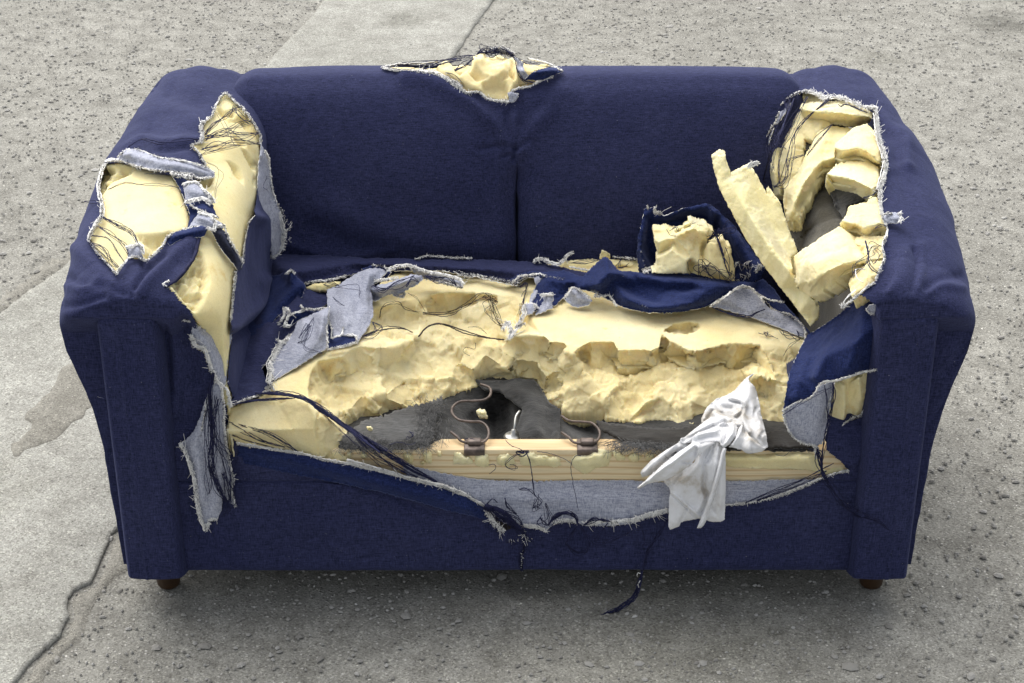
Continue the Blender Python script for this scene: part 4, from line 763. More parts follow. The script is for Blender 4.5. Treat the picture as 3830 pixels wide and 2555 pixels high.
# ------------------------------------------------------------------ left arm cloth
cl('torn_flap', bL, Z(1, '375,520,.012 430,485,.018 500,485,.020 560,510,.020 610,530,.018 720,545,.016 800,560,.014 900,590,.014 945,620,.016 945,645,.010 880,655,.006 830,650,.006 820,625,.010 760,620,.010 700,615,.010 620,610,.010 560,600,.010 480,580,.010 420,555,.010 380,545,.010'), (Z(1, '430,510,.026 520,530,.026 640,560,.024 800,590,.022 930,630,.018'),), R1_, armLo)
cl('torn_flap', bL, Z(1, '695,640,.004 740,640,.006 790,670,.006 760,700,.006 780,780,.004 790,800,.004 860,770,.008 900,775,.01 935,795,.012 950,860,.008 970,890,.006 930,880,.006 860,850,.006 800,930,.002 790,950,.002 800,870,.002 770,780,.002 735,700,.002'), (Z(1, '760,740,.010 800,830,.010 880,840,.014'),), DF, armLo)
cl('torn_flap', bL, Z(1, '760,690,.010 800,680,.016 845,682,.018 880,720,.016 910,750,.014 935,775,.014 930,805,.012 900,790,.012 860,765,.012 800,775,.010 778,790,.008 768,740,.010'), (Z(1, '790,710,.022 860,745,.022'),), R1_, armLo)
cl('torn_flap', bL, Z(1, '850,855,.012 900,870,.016 960,900,.014 990,920,.012 1000,945,.010 960,960,.010 900,942,.010 850,935,.008 800,945,.006 780,960,.004 820,900,.008'), (Z(1, '860,880,.022 930,920,.022'),), R1_, armLo)
cl('torn_flap', bL, Z(1, '925,960,.008 975,940,.012 1000,960,.014 1030,1010,.012 1060,1060,.012 1090,1110,.010 1112,1160,.008 1108,1212,.004 1080,1195,.004 1050,1150,.004 1000,1090,.004 960,1030,.004'), (Z(1, '980,980,.020 1040,1070,.018 1095,1180,.012'),), CL('darkcloth', 'denim_fresh'), armLo)
cl('torn_flap', bL, Z(1, '425,1060,.006 470,1055,.012 490,1038,.014 515,1050,.014 518,1090,.010 530,1135,.004 500,1120,.006 465,1110,.006 440,1120,.004'), (Z(1, '480,1060,.02 500,1100,.012'),), R1_, armLo)
cl('torn_flap', bL, Z(1, '660,1005,.004 720,965,.010 790,950,.014 870,930,.016 910,945,.012 890,985,.010 860,1000,.008 800,1000,.008 740,1015,.006 680,1050,.004'), (Z(1, '700,995,.016 800,970,.022 880,955,.022'),), DF, armLo)
GF = Z(1, '1215,450,.545 1240,490,.545 1262,540,.54 1270,620,.54 1285,740,.53 1310,800,.525 1332,860,.52 1345,960,.515 1340,1050,.51 1310,1100,.505 1280,1112,.50 1265,1040,.49 1250,960,.47 1235,900,.46 1200,862,.45 1183,870,.44 1195,700,.46 1205,560,.50')
cl('torn_flap', 'y', GF, (Z(1, '1225,560,.53 1240,700,.51 1270,900,.50 1295,1060,.50'),), R1_, armLo, sm=3)
P1 = Z(2, '556,118,-.004 600,160,-.010 625,195,-.012 680,240,-.014 678,262,-.016 630,258,-.018 582,252,-.014 562,195,-.008')
cl('torn_flap', 'y', P1, (Z(2, '585,160,-.018 625,230,-.024'),), R1_, armLo)
P2 = Z(2, '680,272,-.010 720,296,.0 790,300,.04 870,276,.08 872,340,.06 852,420,.04 848,520,.02 838,592,.0 800,560,-.01 770,480,-.012 745,400,-.012 690,370,-.012 672,330,-.012')
cl('torn_flap', 'y', P2, (Z(2, '720,330,-.014 780,440,-.010 815,540,-.012'), Z(2, '800,330,.02 830,450,.01')), R1_, armLo)
P3 = Z(2, '745,640,-.012 770,580,-.014 800,560,-.016 825,600,-.018 838,700,-.020 832,760,-.022 840,850,-.024 860,960,-.026 880,1040,-.026 868,1090,-.026 890,1170,-.024 860,1150,-.024 828,1110,-.026 822,1190,-.026 800,1232,-.026 765,1235,-.028 745,1285,-.028 720,1230,-.026 705,1150,-.026 690,1030,-.024 668,960,-.022 645,900,-.020 622,862,-.018 650,840,-.018 685,800,-.016 720,720,-.014')
cl('torn_flap', 'y', P3, (Z(2, '760,640,-.026 790,760,-.030 800,900,-.038 810,1050,-.040 815,1120,-.038'), Z(2, '720,760,-.020 745,900,-.024 770,1050,-.026 770,1200,-.030'), Z(2, '690,840,-.028 710,960,-.034 730,1130,-.038')), R1_, armLo, sm=3)
# ------------------------------------------------------------------ front cloth
roll = np.vstack((TE[:13], Z(8, '880,580')))
roll = np.vstack((Z(3, '-160,1085,-.012 0,1112,-.014 100,1127,-.016 200,1142,-.018 300,1172,-.020 430,1192,-.022 540,1218,-.024 640,1242,-.024 750,1272,-.024 850,1292,-.024 950,1318,-.026 1060,1362,-.026'), Z(8, '790,450,-.026 870,510,-.026 900,560,-.022 880,585,-.018 800,562,-.018 600,512,-.018 400,455,-.017 200,402,-.016 0,362,-.015'), Z(3, '100,1240,-.014 -60,1205,-.012 -160,1180,-.012')))
cl('torn_flap', 'y', roll, (Z(3, '-150,1120,-.018 100,1165,-.028 300,1215,-.034 600,1290,-.040 850,1350,-.042 1050,1430,-.040 1130,1480,-.034'), Z(3, '-100,1150,-.014 200,1210,-.024 500,1290,-.032 800,1380,-.036 1000,1450,-.034')), DF, fro, sm=5)
G2 = np.vstack((Z(8, '330,212,-.004 420,245,-.004 600,288,-.004 800,322,-.004 960,333,-.004 1200,338,-.004 1500,330,-.004 1800,332,-.004 2020,348,-.004'), Z(6, '160,853,-.004 300,854,-.004 500,846,-.004 640,845,-.004 700,828,-.006 800,800,-.014 650,852,-.020 560,892,-.022 430,942,-.024 300,970,-.026 160,985,-.026'),
      Z(8, '2010,535,-.026 1900,560,-.026 1800,600,-.028 1650,618,-.028 1480,615,-.028 1420,590,-.028 1300,600,-.028 1250,645,-.030 1200,625,-.028 1100,612,-.026 980,600,-.024 870,500,-.022 760,430,-.018 560,370,-.012 380,320,-.008')))
grey, bG = cl('torn_flap', 'y', G2, (Z(8, '960,345,-.010 975,600,-.026'), Z(8, '1000,450,-.020 1500,450,-.022 2000,440,-.020'), Z(6, '160,920,-.018 450,900,-.016'), Z(8, '1160,520,-.020 1190,600,-.030')), R1_, fro, sm=4, get=True, label='pale inner side of the front cover folded down below the rail')
# ------------------------------------------------------------------ right front cloth
RF = Z(6, '600,75,.17 640,52,.16 700,15,.14 760,-30,.125 830,-90,.10 880,-130,.08 960,-190,.06 1010,-150,.02 1000,-60,.0 1003,0,-.004 995,120,-.004 978,255,-.006 900,272,-.010 840,292,-.016 760,318,-.02 690,325,-.024 655,350,-.026 640,385,-.028 605,418,-.030 540,436,-.034 470,478,-.036 478,420,-.025 490,340,-.01 505,270,.02 530,210,.06 560,145,.10')
cl('torn_flap', 'y', RF, (Z(6, '640,110,.12 600,200,.045 560,320,-.015 530,420,-.042'), Z(6, '760,40,.095 690,180,.01 640,300,-.035'), Z(6, '900,-60,.03 870,100,-.025 820,260,-.036'), Z(6, '700,60,.12 640,200,.04 600,300,.0')), DF, armRo, sm=6, n=.002)
RB = Z(6, '470,478,-.036 505,452,-.038 540,436,-.038 605,420,-.036 640,388,-.034 660,352,-.030 700,330,-.028 745,322,-.026 735,400,-.020 718,480,-.020 700,560,-.018 690,620,-.018 678,655,-.022 640,668,-.026 580,655,-.030 530,628,-.032 500,590,-.034 478,540,-.036 478,500,-.036')
cl('torn_flap', 'y', RB, (Z(6, '560,470,-.046 570,560,-.046 600,640,-.036'), Z(6, '670,380,-.036 660,500,-.034 650,620,-.030')), R1_, armRo, sm=4)
slab('700,330,.0 745,320,.0 760,318,.0 860,290,.0 950,262,.0 950,330,.0 935,400,.002 900,480,.006 880,508,.01 840,515,.012 800,545,.014 785,560,.014 725,570,.014 715,520,.010', ['790,340,-.010 800,420,-.012 795,520,-.004', '810,340,.004 815,440,.006 810,520,.012', '870,300,-.014 880,400,-.012 860,500,.004'], f=6, mode='y', mat='foam', th=.03, td=(0, 1, 0), name='foam_padding')
cl('torn_flap', 'y', Z(6, '690,640,.0 705,570,.004 760,565,.006 800,548,.008 880,512,.006 910,460,.002 935,420,.0 925,560,.0 900,700,.0 888,860,-.002 850,860,-.004 822,800,-.006 790,765,-.004 740,700,.0'), (Z(6, '760,600,-.006 780,700,-.006 840,740,-.004 880,760,-.006'), Z(6, '840,560,-.008 830,640,-.006'), Z(6, '790,590,.012 810,680,.012')), D1, armRo, sm=4)
cl('torn_flap', 'y', Z(5, '1060,1285,-.006 1075,1268,-.008 1120,1262,-.008 1138,1262,-.006 1137,1310,-.006 1110,1325,-.006 1075,1318,-.006'), (Z(5, '1100,1280,-.014 1105,1310,-.012'),), R1_, armRo)
cl('torn_flap', bR, Z(5, '1140,800,.004 1150,785,.010 1200,778,.014 1235,780,.014 1232,830,.010 1200,832,.008 1150,838,.003'), (Z(5, '1160,810,.014 1230,805,.020'),), R1_, armRo)
cl('torn_flap', bR, Z(5, '430,530,.0 480,450,.0 520,370,.0 560,290,.0 600,200,.0 640,170,.002 655,195,-.004 620,250,-.006 590,290,-.010 560,320,-.010 540,380,-.012 530,430,-.012 480,510,-.010 450,525,-.006'), (Z(5, '490,470,-.004 540,380,-.004 590,260,.0'),), R1_, armRo)
# ------------------------------------------------------------------ rag: several overlapping folds of one cloth
FR[11] = (2360, 1380, 540 / 1366)
def ry(L, d):
    L = L.copy(); fy = (L[:, 1] - 1380) / FR[11][2]; L[:, 2] = np.interp(fy, [40, 300, 480, 560, 650, 750, 900, 1500], [.140, .080, .040, .018, -.008, -.022, -.036, -.046]) + d; return L
rp = []
def rl(out, d, folds=(), curl=.0045, cw=11, n=.0016, sp=3.6):
    O = ry(Z(11, out), d); inner = [ry(dens(np.column_stack((Z(11, '%s' % a)[:, :2], Z(11, a)[:, 2])), 20), d) for a in ()]
    lv = []
    lo, hi = O[:, 1].min(), O[:, 1].max()
    for yy in np.arange(lo + 18, hi - 10, 34):                     # follow the drape line through the middle of the piece
        xs = [p for p in range(int(O[:, 0].min()), int(O[:, 0].max()), 6)]; P = np.array([(x, yy) for x in xs]); k = inpoly(P, O) & (dline(P, O, True) > 12)
        if k.any(): lv.append(P[k][len(P[k]) // 2])
    lines = [ry(np.column_stack((np.array(lv), np.zeros(len(lv)))), d)] if len(lv) > 1 else []
    fl = [(spline(Z(11, a), 8), w_ * .4, m_) for a, w_, m_ in folds] + [(np.vstack((O, O[:1])), cw, curl)]
    rp.append(relief('rag_part', 'y', O, lines, M['rag'], None, sp=sp, smooth=2, th=.0022, jit=.35, n=((n, 26, 3), (n * .3, 90, 2)), folds=fl))
rl('1165,42 1140,52 1095,80 1040,130 985,200 900,250 800,290 725,355 685,415 660,470 668,515 700,530 860,570 1060,590 1180,705 1262,755 1288,735 1290,650 1270,580 1250,500 1228,410 1215,330 1190,220 1170,165 1110,95 1150,65', 0,
   [('1110,110 1100,250 1070,330 1065,470 1120,590', 34, -.009), ('1150,170 1140,330 1180,450 1230,620', 36, -.007), ('940,300 1030,320 1065,350 1050,400 1000,450', 16, .008), ('950,285 1050,305 1080,350', 22, -.007), ('820,320 860,360 950,370', 20, .006), ('780,310 830,350 850,390', 22, -.006),
    ('720,370 690,440 700,500', 24, -.006), ('770,395 740,450 700,490', 14, .007), ('1000,430 1040,400', 18, -.008), ('1180,380 1170,440 1200,500', 16, .005), ('1250,600 1220,660 1270,720', 16, .005)])
rl('455,690 560,600 660,525 760,455 775,400 800,385 860,425 940,468 1000,492 1060,500 1060,540 900,560 800,600 640,660 560,700 490,712', -.012, [('780,420 840,450 930,480', 24, -.006), ('560,620 700,540 860,480', 30, -.006), ('500,680 640,600 780,540', 14, .004)])
rl('605,735 570,700 590,645 640,600 760,570 830,530 950,503 990,515 1012,555 990,640 935,715 882,748 848,722 832,690 760,690 690,700', -.024, [('850,545 900,540 935,555 900,640 870,700', 14, .008), ('830,540 850,640 860,720', 20, -.007), ('960,530 960,600 900,700', 22, -.009), ('620,680 720,640 820,640', 26, .006), ('640,620 760,590 830,560', 24, -.006)])
rl('1048,528 1075,560 1110,620 1180,690 1240,735 1285,745 1240,782 1130,802 1085,795 1040,760 925,742 985,655 1010,575', -.020, [('1050,545 1020,620 960,720', 20, -.009), ('1085,600 1060,680 1030,740', 30, .007), ('1100,620 1180,700 1260,750', 20, -.006), ('1120,680 1120,780', 24, -.004)])
rl('460,690 350,757 200,858 100,955 88,990 105,1025 200,1000 330,920 470,815 560,720', -.006, [('420,720 250,860 120,980', 22, -.006), ('480,750 330,850', 12, .006)])
rl('640,700 830,690 893,745 897,900 892,1200 886,1428 850,1450 780,1450 705,1432 635,1420 560,1435 475,1450 455,1492 370,1520 355,1490 360,1220 376,1180 362,1120 300,1060 440,1000 600,880 640,780', -.010,
   [('740,740 690,860 700,1000 690,1100 715,1230 665,1350', 20, .009), ('790,720 760,800 720,880', 18, .007), ('650,760 660,860 600,960 480,1060', 26, -.007), ('830,740 800,900 780,1050', 26, -.006), ('385,1190 500,1290 630,1420', 10, .006), ('400,1185 520,1285 650,1400', 16, -.006), ('690,1240 640,1340 560,1330', 26, -.005), ('530,1320 470,1440', 10, .004), ('350,1050 370,1110 470,1010', 12, .004), ('850,900 850,1200 800,1400', 30, -.005), ('760,1300 820,1400', 20, .003)], sp=4)
rl('580,700 460,782 300,900 180,1010 58,1122 75,1137 150,1092 300,1062 450,992 560,912 640,820 735,740 790,700 700,690', -.022, [('600,720 420,860 240,990 80,1120', 20, -.008), ('620,760 600,850 560,890 500,880', 14, .005), ('640,720 640,800 560,900', 14, -.005), ('160,1050 240,960', 8, .004)])
rl('868,748 903,752 852,1000 790,1220 725,1400 688,1482 660,1506 625,1506 640,1472 682,1370 742,1200 795,1030', -.024, [('885,760 820,1010 760,1210 655,1490', 20, -.008)], curl=.006, cw=9)
bm = bmesh.new()
for o in rp: bm.from_mesh(o.data)
me = bpy.data.meshes.new('rag'); bm.to_mesh(me); bm.free()
for o in rp: bpy.data.objects.remove(o)
rg = finish('rag', me, M['rag'])
thing(rg, 'crumpled dirty white cloth draped over the bare wooden front rail', 'rag')
# ------------------------------------------------------------------ frayed edges and threads
class Fray:
    def __init__(s): s.w = Tubes(); s.d = Tubes()
    def edge(s, L, mode, side=0, ln=16, den=2.2, h=.003, dark=.12, yarn=True, spread=.6, r=.00055):
        """strands across a torn edge; side +1/-1 picks the side they hang to (0 = both)"""
        A = dens(L, 2.2); L2 = A[:, :2]; Tn = np.gradient(L2, axis=0); Tn /= np.maximum(1e-6, np.hypot(*Tn.T))[:, None]
        n = int(len(A) * den * 1.5); idx = rng.integers(0, len(A), n); thin = np.array([noise.noise(Vector((A[i, 0] * .03, A[i, 1] * .03, 7))) for i in idx]); idx = idx[rng.random(n) < .62 + 1.1 * thin]; n = len(idx); pts = []; 
        sg = np.where(rng.random(n) < .5, 1, -1) if side == 0 else np.where(rng.random(n) < .9, side, -side)
        nn = np.column_stack((-Tn[:, 1], Tn[:, 0]))[idx] * sg[:, None]; tt = Tn[idx]
        le = ln * .72 * (rng.uniform(.3, 1.1, n) + (rng.random(n) < .04) * 1.4); a = rng.normal(0, spread * .45, n) + spread * 1.1 * np.array([noise.noise(Vector((q[0] * .06, q[1] * .06, 1.5))) for q in A[idx, :2]]); d = nn * np.cos(a)[:, None] + tt * np.sin(a)[:, None]
        b0 = A[idx, :2] - nn * rng.uniform(0, 7, n)[:, None]; hh = A[idx, 2]
        sgn = -1 if isinstance(mode, str) and mode == 'y' else 1
        p0 = np.column_stack((b0, hh + sgn * h * .4)); bend = rng.normal(0, .55, n)
        p1 = np.column_stack((b0 + d * (le * .5)[:, None] + tt * (bend * le * .3)[:, None], hh + sgn * (h + rng.uniform(0, .003, n))))
        p2 = np.column_stack((b0 + d * le[:, None] + tt * (bend * le)[:, None], hh + sgn * h * rng.uniform(.3, 1.4, n)))
        W = place(np.vstack((p0, p1, p2)), mode).reshape(3, n, 3)
        for i in range(n):
            (s.d if rng.random() < dark else s.w).add(W[:, i], r, r * .6)
        if yarn:
            for q in range(3 if ln < 14 else 6):
                wob = np.column_stack((L2 + rng.normal(0, 1.4, L2.shape) + rng.normal(0, 1.5 if ln < 14 else 3.2, 2), A[:, 2] + sgn * rng.uniform(0, .003, len(A))))[::3]
                if len(wob) > 2: s.w.add(place(wob, mode), r * 2.0, r * 2.0)
    def build(s, parent):
        if s.w.n: s.w.build('frayed_edge', M['fray'], parent, kind='stuff')
        if s.d.n: s.d.build('frayed_edge', M['thread'], parent, kind='stuff')
fa = Fray(); fr_ = Fray(); fb_ = Fray(); fs = Fray(); ff = Fray()
e = fa.edge
e(Z(1, '985,170 1010,150 1060,200 1120,250 1165,310 1195,365 1215,400 1215,455', .002), bL, 0, 9)
e(Z(1, '985,170 950,230 930,290 900,310 870,350 880,400 870,440 805,460 850,500 895,580', .002), bL, 0, 10)
e(Z(1, '880,320 860,345 875,400 860,440', .004), bL, 0, 18, 3)
e(Z(1, '375,525 430,485 500,485 560,510 610,530 720,545 800,560 900,590 945,620', .018), bL, 0, 5, 1.5)
e(Z(1, '380,545 420,555 480,580 560,600 620,610 700,615 760,622 820,625 830,650 880,655 945,645', .010), bL, 0, 12, 2.4)
e(Z(1, '690,620 720,640 760,640 800,645 820,640', .014), bL, 0, 20, 3, dark=.4)
e(Z(1, '400,555 350,545 310,555 290,590 275,640 262,700 270,760 285,800 285,870 250,920 210,990 205,1020', .004), bL, 0, 15, 2.8)
e(Z(1, '210,1020 240,1070 300,1140 370,1215', .003), bL, 0, 7, 1.6, dark=.5)
e(Z(1, '370,1215 390,1180 440,1120 480,1110 530,1130 545,1140 600,1090 640,1050 660,1005 700,980 790,950 880,930', .008), bL, 0, 9, 2)
e(Z(1, '425,1060 470,1055 490,1038 515,1050 525,1100', .014), bL, 0, 14, 2.5)
e(Z(1, '760,690 800,678 845,682 880,720 910,750 935,775 945,800', .016), bL, 0, 14, 2.4)
e(Z(1, '775,790 830,780 870,770 900,780 920,800', .014), bL, 1, 16, 2.6)
e(Z(1, '800,810 850,840 900,860 960,880', .012), bL, 0, 5, 1.6)
e(Z(1, '850,855 900,870 950,905 940,960 900,945', .016), bL, 0, 14, 2)
e(Z(1, '960,940 1000,925 1015,970 1030,1010 1060,1060 1090,1110 1112,1150', .014), bL, 0, 12, 2.6)
e(Z(1, '1150,915 1130,1010 1110,1140', .004), bL, 0, 9, 2)
e(Z(1, '1070,1200 1055,1350 1040,1500', .004), bL, 0, 8, 1.6)
e(Z(1, '665,1290 640,1275 680,1255', .006), bL, 0, 12, 2)
e(Z(1, '1150,910 1180,885 1200,862 1225,885', .012), bL, 0, 6, 1.6)
e(Z(1, '1240,490 1262,540 1270,620 1285,740 1310,800 1332,860', .53), 'y', 0, 7, 1.6)
e(Z(1, '1332,860 1348,960 1343,1050 1310,1100 1280,1112', .51), 'y', -1, 26, 3.2, dark=.06)
e(Z(1, '1300,780 1340,850 1370,900 1388,980 1385,1040', .50), 'y', 0, 14, 2.2, dark=.75, spread=1.2, yarn=False)
e(Z(2, '556,118 600,160 625,195 680,240', -.012), 'y', 0, 6, 1.8)
e(Z(2, '562,195 582,252 630,258 678,262', -.018), 'y', 0, 12, 2.2)
e(Z(2, '672,330 690,385 740,400 765,480 800,560 850,600 865,680', -.016), 'y', 0, 20, 3.2, dark=.05)
e(Z(2, '680,275 720,296', -.01), 'y', 0, 8, 2)
e(Z(2, '820,590 835,700 832,760 842,850 862,960 880,1040 868,1090 890,1170', -.028), 'y', 0, 12, 2.2)
e(Z(2, '622,862 645,900 668,960 690,1030 705,1150 720,1230 745,1285', -.028), 'y', 0, 18, 2.8, dark=.05)
e(Z(2, '745,1285 765,1235 800,1232', -.028), 'y', 0, 16, 2.6)
e(Z(2, '700,880 730,780 750,640', -.020), 'y', 0, 5, 1, dark=.7)
fa.build(armLo)
e = fr_.edge
e(Z(5, '740,130 790,140 830,165 900,160 950,170 1000,195 1030,215', .004), bR, 0, 22, 3.4, dark=.03)
e(Z(5, '1040,215 1105,215 1112,280 1120,370 1150,450 1165,520 1150,600 1125,660 1135,780 1145,805', .005), bR, 0, 18, 3.6, dark=.02)
e(Z(5, '1110,250 1115,370 1142,450 1158,520 1140,600 1118,660', .006), bR, 0, 16, 3.0, dark=.02)
e(Z(5, '595,205 620,175 690,140 740,128', .004), bR, 0, 14, 3, dark=.7)
e(Z(5, '430,530 480,450 540,340 570,290 590,240', .004), bR, 0, 9, 2, dark=.7)
e(Z(5, '425,535 440,520 480,510', .006), bR, 0, 16, 2.4)
e(Z(5, '1150,810 1170,870 1160,910 1140,960 1155,1020 1125,1090 1105,1140', .004), bR, 0, 9, 2.4)
e(Z(5, '1100,1150 1050,1180 990,1235 925,1285', .0), bR, 0, 11, 2.2)
e(Z(5, '1232,778 1240,800 1232,832', .014), bR, 0, 22, 4, dark=.05)
e(Z(5, '1150,785 1200,778', .014), bR, 0, 8, 2)
e(Z(6, '1003,0 1000,60 993,120 978,255', -.008), 'y', 0, 7, 2, dark=.4)
e(Z(6, '978,258 900,272 840,292 760,318 690,325 655,350 640,385 605,418 540,436 470,478', -.036), 'y', 0, 6, 2, dark=.05)
e(Z(6, '470,478 478,540 500,590 530,628 580,655 640,668', -.038), 'y', 0, 8, 2.2, dark=.05)
e(Z(6, '640,668 650,700 655,735', -.03), 'y', 0, 20, 3, dark=.2)
e(Z(6, '715,560 700,480 730,380 745,325', -.026), 'y', 0, 5, 1)
e(Z(6, '785,560 800,545 840,515 880,508 930,430 950,300', .0), 'y', 0, 7, 2, dark=.4)
e(Z(5, '1055,1290 1075,1318 1137,1310', -.008), 'y', 0, 7, 2)
fr_.build(armRo)
e = fb_.edge
e(Z(7, '225,265 330,285 480,290', .004), bB, 0, 14, 2); e(Z(7, '450,290 560,300 640,345 700,370 740,400', .004), bB, 0, 22, 3.4, dark=.1)
e(Z(7, '740,400 770,430 850,422 880,440 900,465 960,480 1040,490 1090,480 1110,440 1050,430', .004), bB, 0, 12, 2.6, dark=.05)
e(Z(7, '1060,420 1120,400 1200,385 1260,350 1340,320', .004), bB, 0, 12, 2.2)
e(Z(7, '1400,290 1340,262 1280,280 1200,320 1150,340', .006), bB, 0, 10, 2)
e(Z(7, '225,262 330,240 480,235 600,228', .003), bB, 0, 10, 1.4, dark=.5); e(Z(7, '1180,205 1300,235 1370,265 1400,290', .003), bB, 0, 8, 1.4, dark=.3)
e(Z(7, '840,190 900,165 960,160 1030,170 1080,180', .83), 'y', 0, 20, 4, dark=.8, spread=1.2)
e(Z(7, '940,150 1000,155 1050,165 1090,200', .83), 'y', 0, 16, 3, dark=.1)
fb_.build(backo)
cl('torn_flap', bB, Z(7, '1085,190,.012 1110,215,.016 1150,240,.02 1150,280,.02 1175,315,.016 1150,345,.010 1125,325,.008 1110,290,.006 1100,240,.006'), (Z(7, '1120,250,.028 1140,310,.024'),), R1_, backo)
cl('torn_flap', bB, Z(7, '1150,345,.010 1200,300,.014 1260,275,.016 1340,262,.012 1400,290,.004 1330,320,.008 1280,345,.010 1240,350,.012'), (Z(7, '1190,325,.024 1280,295,.026 1350,282,.018'),), DF, backo)
cl('torn_flap', bB, Z(7, '1040,430,.012 1070,425,.014 1112,440,.012 1108,465,.010 1085,495,.006 1045,490,.006 1050,460,.008'), (Z(7, '1070,440,.02 1075,480,.012'),), R1_, backo)
e = fs.edge
e(Z(3, '560,130 620,135 660,165', .442), 'z', 0, 8, 2.4, dark=.6)
e(Z(3, '640,160 700,140 760,135 800,150 860,170 960,188 1030,208 1045,240', .444), 'z', 0, 14, 3, dark=.1)
e(Z(3, '830,200 900,215 980,235 1040,250', .424), 'z', 0, 12, 2.6, dark=.3)
e(Z(3, '940,150 1000,150 1050,180 1120,182 1180,195 1300,222 1345,228', .412), 'z', 0, 14, 2.6, dark=.8)
e(Z(3, '1020,182 1060,190', .412), 'z', 0, 10, 3)
e(Z(3, '570,215 640,208 700,200', .434), 'z', 0, 16, 2.4, dark=.05); e(Z(3, '680,280 730,280 725,300 690,298', .416), 'z', 0, 12, 3, dark=.05)
e(Z(3, '330,352 322,400 318,470 320,540 322,572', .430), 'z', 0, 6, 2.2, dark=.05); e(Z(3, '340,520 345,470 325,420', .412), 'z', 0, 5, 1.5)
e(Z(3, '5,760 15,700 5,660 30,620 60,560 100,530 130,500', .414), 'z', 1, 30, 3.4, dark=.03)
e(Z(3, '345,520 400,500 405,460', .414), 'z', 0, 8, 2.4, dark=.05); e(Z(3, '410,500 470,505 482,540 400,565 320,580', .409), 'z', 0, 8, 2.4, dark=.05)
e(Z(3, '100,180 125,158 150,175', .456), 'z', 0, 9, 3, dark=.05); e(Z(3, '195,228 270,215 345,208 420,190', .414), 'z', 0, 8, 2.2, dark=.3)
e(Z(3, '60,445 90,400 90,360 110,370 120,390 90,455 130,455', .430), 'z', 0, 14, 2.6, dark=.15); e(Z(3, '120,395 200,370 175,345 190,365 260,370 320,360', .428), 'z', 0, 6, 2, dark=.3)
e(Z(3, '50,530 80,545 110,520 60,555', .418), 'z', 0, 14, 2.6, dark=.05)
e(Z(3, '790,100 850,80 980,90 1090,95', .416), 'z', 0, 8, 2.4, dark=.3); e(Z(3, '1420,115 1450,95 1500,100', .418), 'z', 0, 14, 2.6, dark=.2)
e(Z(4, '140,105 170,95 220,115 270,128 300,100 310,80 345,62', .424), 'z', 0, 14, 3, dark=.25); e(Z(4, '560,88 620,92 690,100', .418), 'z', 0, 8, 2.2, dark=.5); e(Z(4, '330,140 430,160 450,150', .434), 'z', 0, 6, 2)
e(Z(4, '20,225 60,190 110,185 170,180 230,195 300,205', .430), 'z', 0, 7, 2.4, dark=.05)
e(Z(4, '300,310 320,280 345,248 380,262 440,310', .432), 'z', 0, 7, 2.2, dark=.05); e(Z(4, '445,270 480,265 460,300 540,290 580,350', .426), 'z', 0, 12, 2, dark=.2)
e(Z(4, '180,290 240,285', .426), 'z', 0, 16, 3, dark=.05); e(Z(4, '60,440 90,380 85,345 130,335 160,360', .412), 'z', 0, 14, 3, dark=.05); e(Z(3, '1250,470 1280,430 1300,490 1290,520 1330,460 1370,440', .404), 'z', 0, 24, 3, dark=.1, spread=1)
e(Z(4, '1078,350 1120,325 1170,290 1220,255 1250,243 1290,252 1330,285 1365,330', .449), 'z', 0, 4.5, 2.4, dark=.03)
e(Z(4, '1400,365 1450,385 1500,395 1545,425 1575,460 1590,500 1585,540 1560,580', .414), 'z', 0, 8, 2, dark=.2); e(Z(4, '1350,300 1400,320 1480,330', .43), 'z', 0, 8, 1.6, dark=.4)
e(Z(4, '720,172 760,160 790,155', .456), 'z', 0, 10, 2); e(Z(9, '220,1190 300,1120 400,1090', .47), 'y', 0, 24, 2.4, dark=.3)
e(Z(9, '1580,1320 1700,1250 1850,1230 1850,1180 1750,1080 1560,1050', .43), 'y', 0, 34, 3, dark=.6, spread=1.2, yarn=False); e(Z(9, '270,215 290,210', .545), 'y', 0, 20, 5, dark=.1); e(Z(9, '390,215 400,300 480,300', .545), 'y', 0, 20, 2.6, dark=.3)
e(Z(9, '1920,1060 1880,1150 1950,1080', .41), 'y', 0, 20, 2)
e(Z(3, '-10,790 20,770 35,800', .404), 'z', 0, 12, 3, dark=.05)
e(Z(2, '880,672 940,645 1010,625 1060,600', .404), 'z', 0, 10, 3, dark=.3)
fs.build(cover)
e = ff.edge
e(TE[:13] + np.array((0, -3, -.026)) * (1, 1, 0) + np.array((0, 0, -.026)), 'y', -1, 10, 3.4, dark=.05)
e(Z(8, '0,205 230,270 400,320 600,365 740,420', -.028), 'y', 1, 16, 3.2, dark=.04)
e(Z(8, '870,520 900,560 930,610 980,650', -.032), 'y', 0, 24, 4.5, dark=.1)
e(Z(8, '1100,612 1200,622 1250,650', -.032), 'y', 0, 14, 4, dark=.05); e(Z(8, '1290,600 1350,580 1420,585 1450,600', -.032), 'y', 0, 18, 3.4, dark=.1); e(Z(8, '1490,600 1560,600 1620,580', -.032), 'y', 0, 20, 3.4, dark=.1)
e(Z(8, '1645,595 1800,575 1900,540 2010,515', -.032), 'y', 1, 26, 4, dark=.02, spread=.2)
e(Z(6, '160,985 300,970 430,942 560,892 650,852 720,822 820,798', -.028), 'y', 0, 11, 2.4, dark=.15)
e(Z(8, '860,500 900,520 950,560 1020,590 1080,640', -.04), 'y', 0, 26, 7, dark=1, spread=1.3, yarn=False); e(Z(8, '1060,620 1110,650 1100,740 1090,880', -.036), 'y', 0, 18, 3.4, dark=.85, spread=1.3, yarn=False)
e(Z(8, '930,640 1000,720 1120,700 1230,690', -.032), 'y', 0, 16, 1.2, dark=.8, spread=1.5, yarn=False)
ff.build(fro)
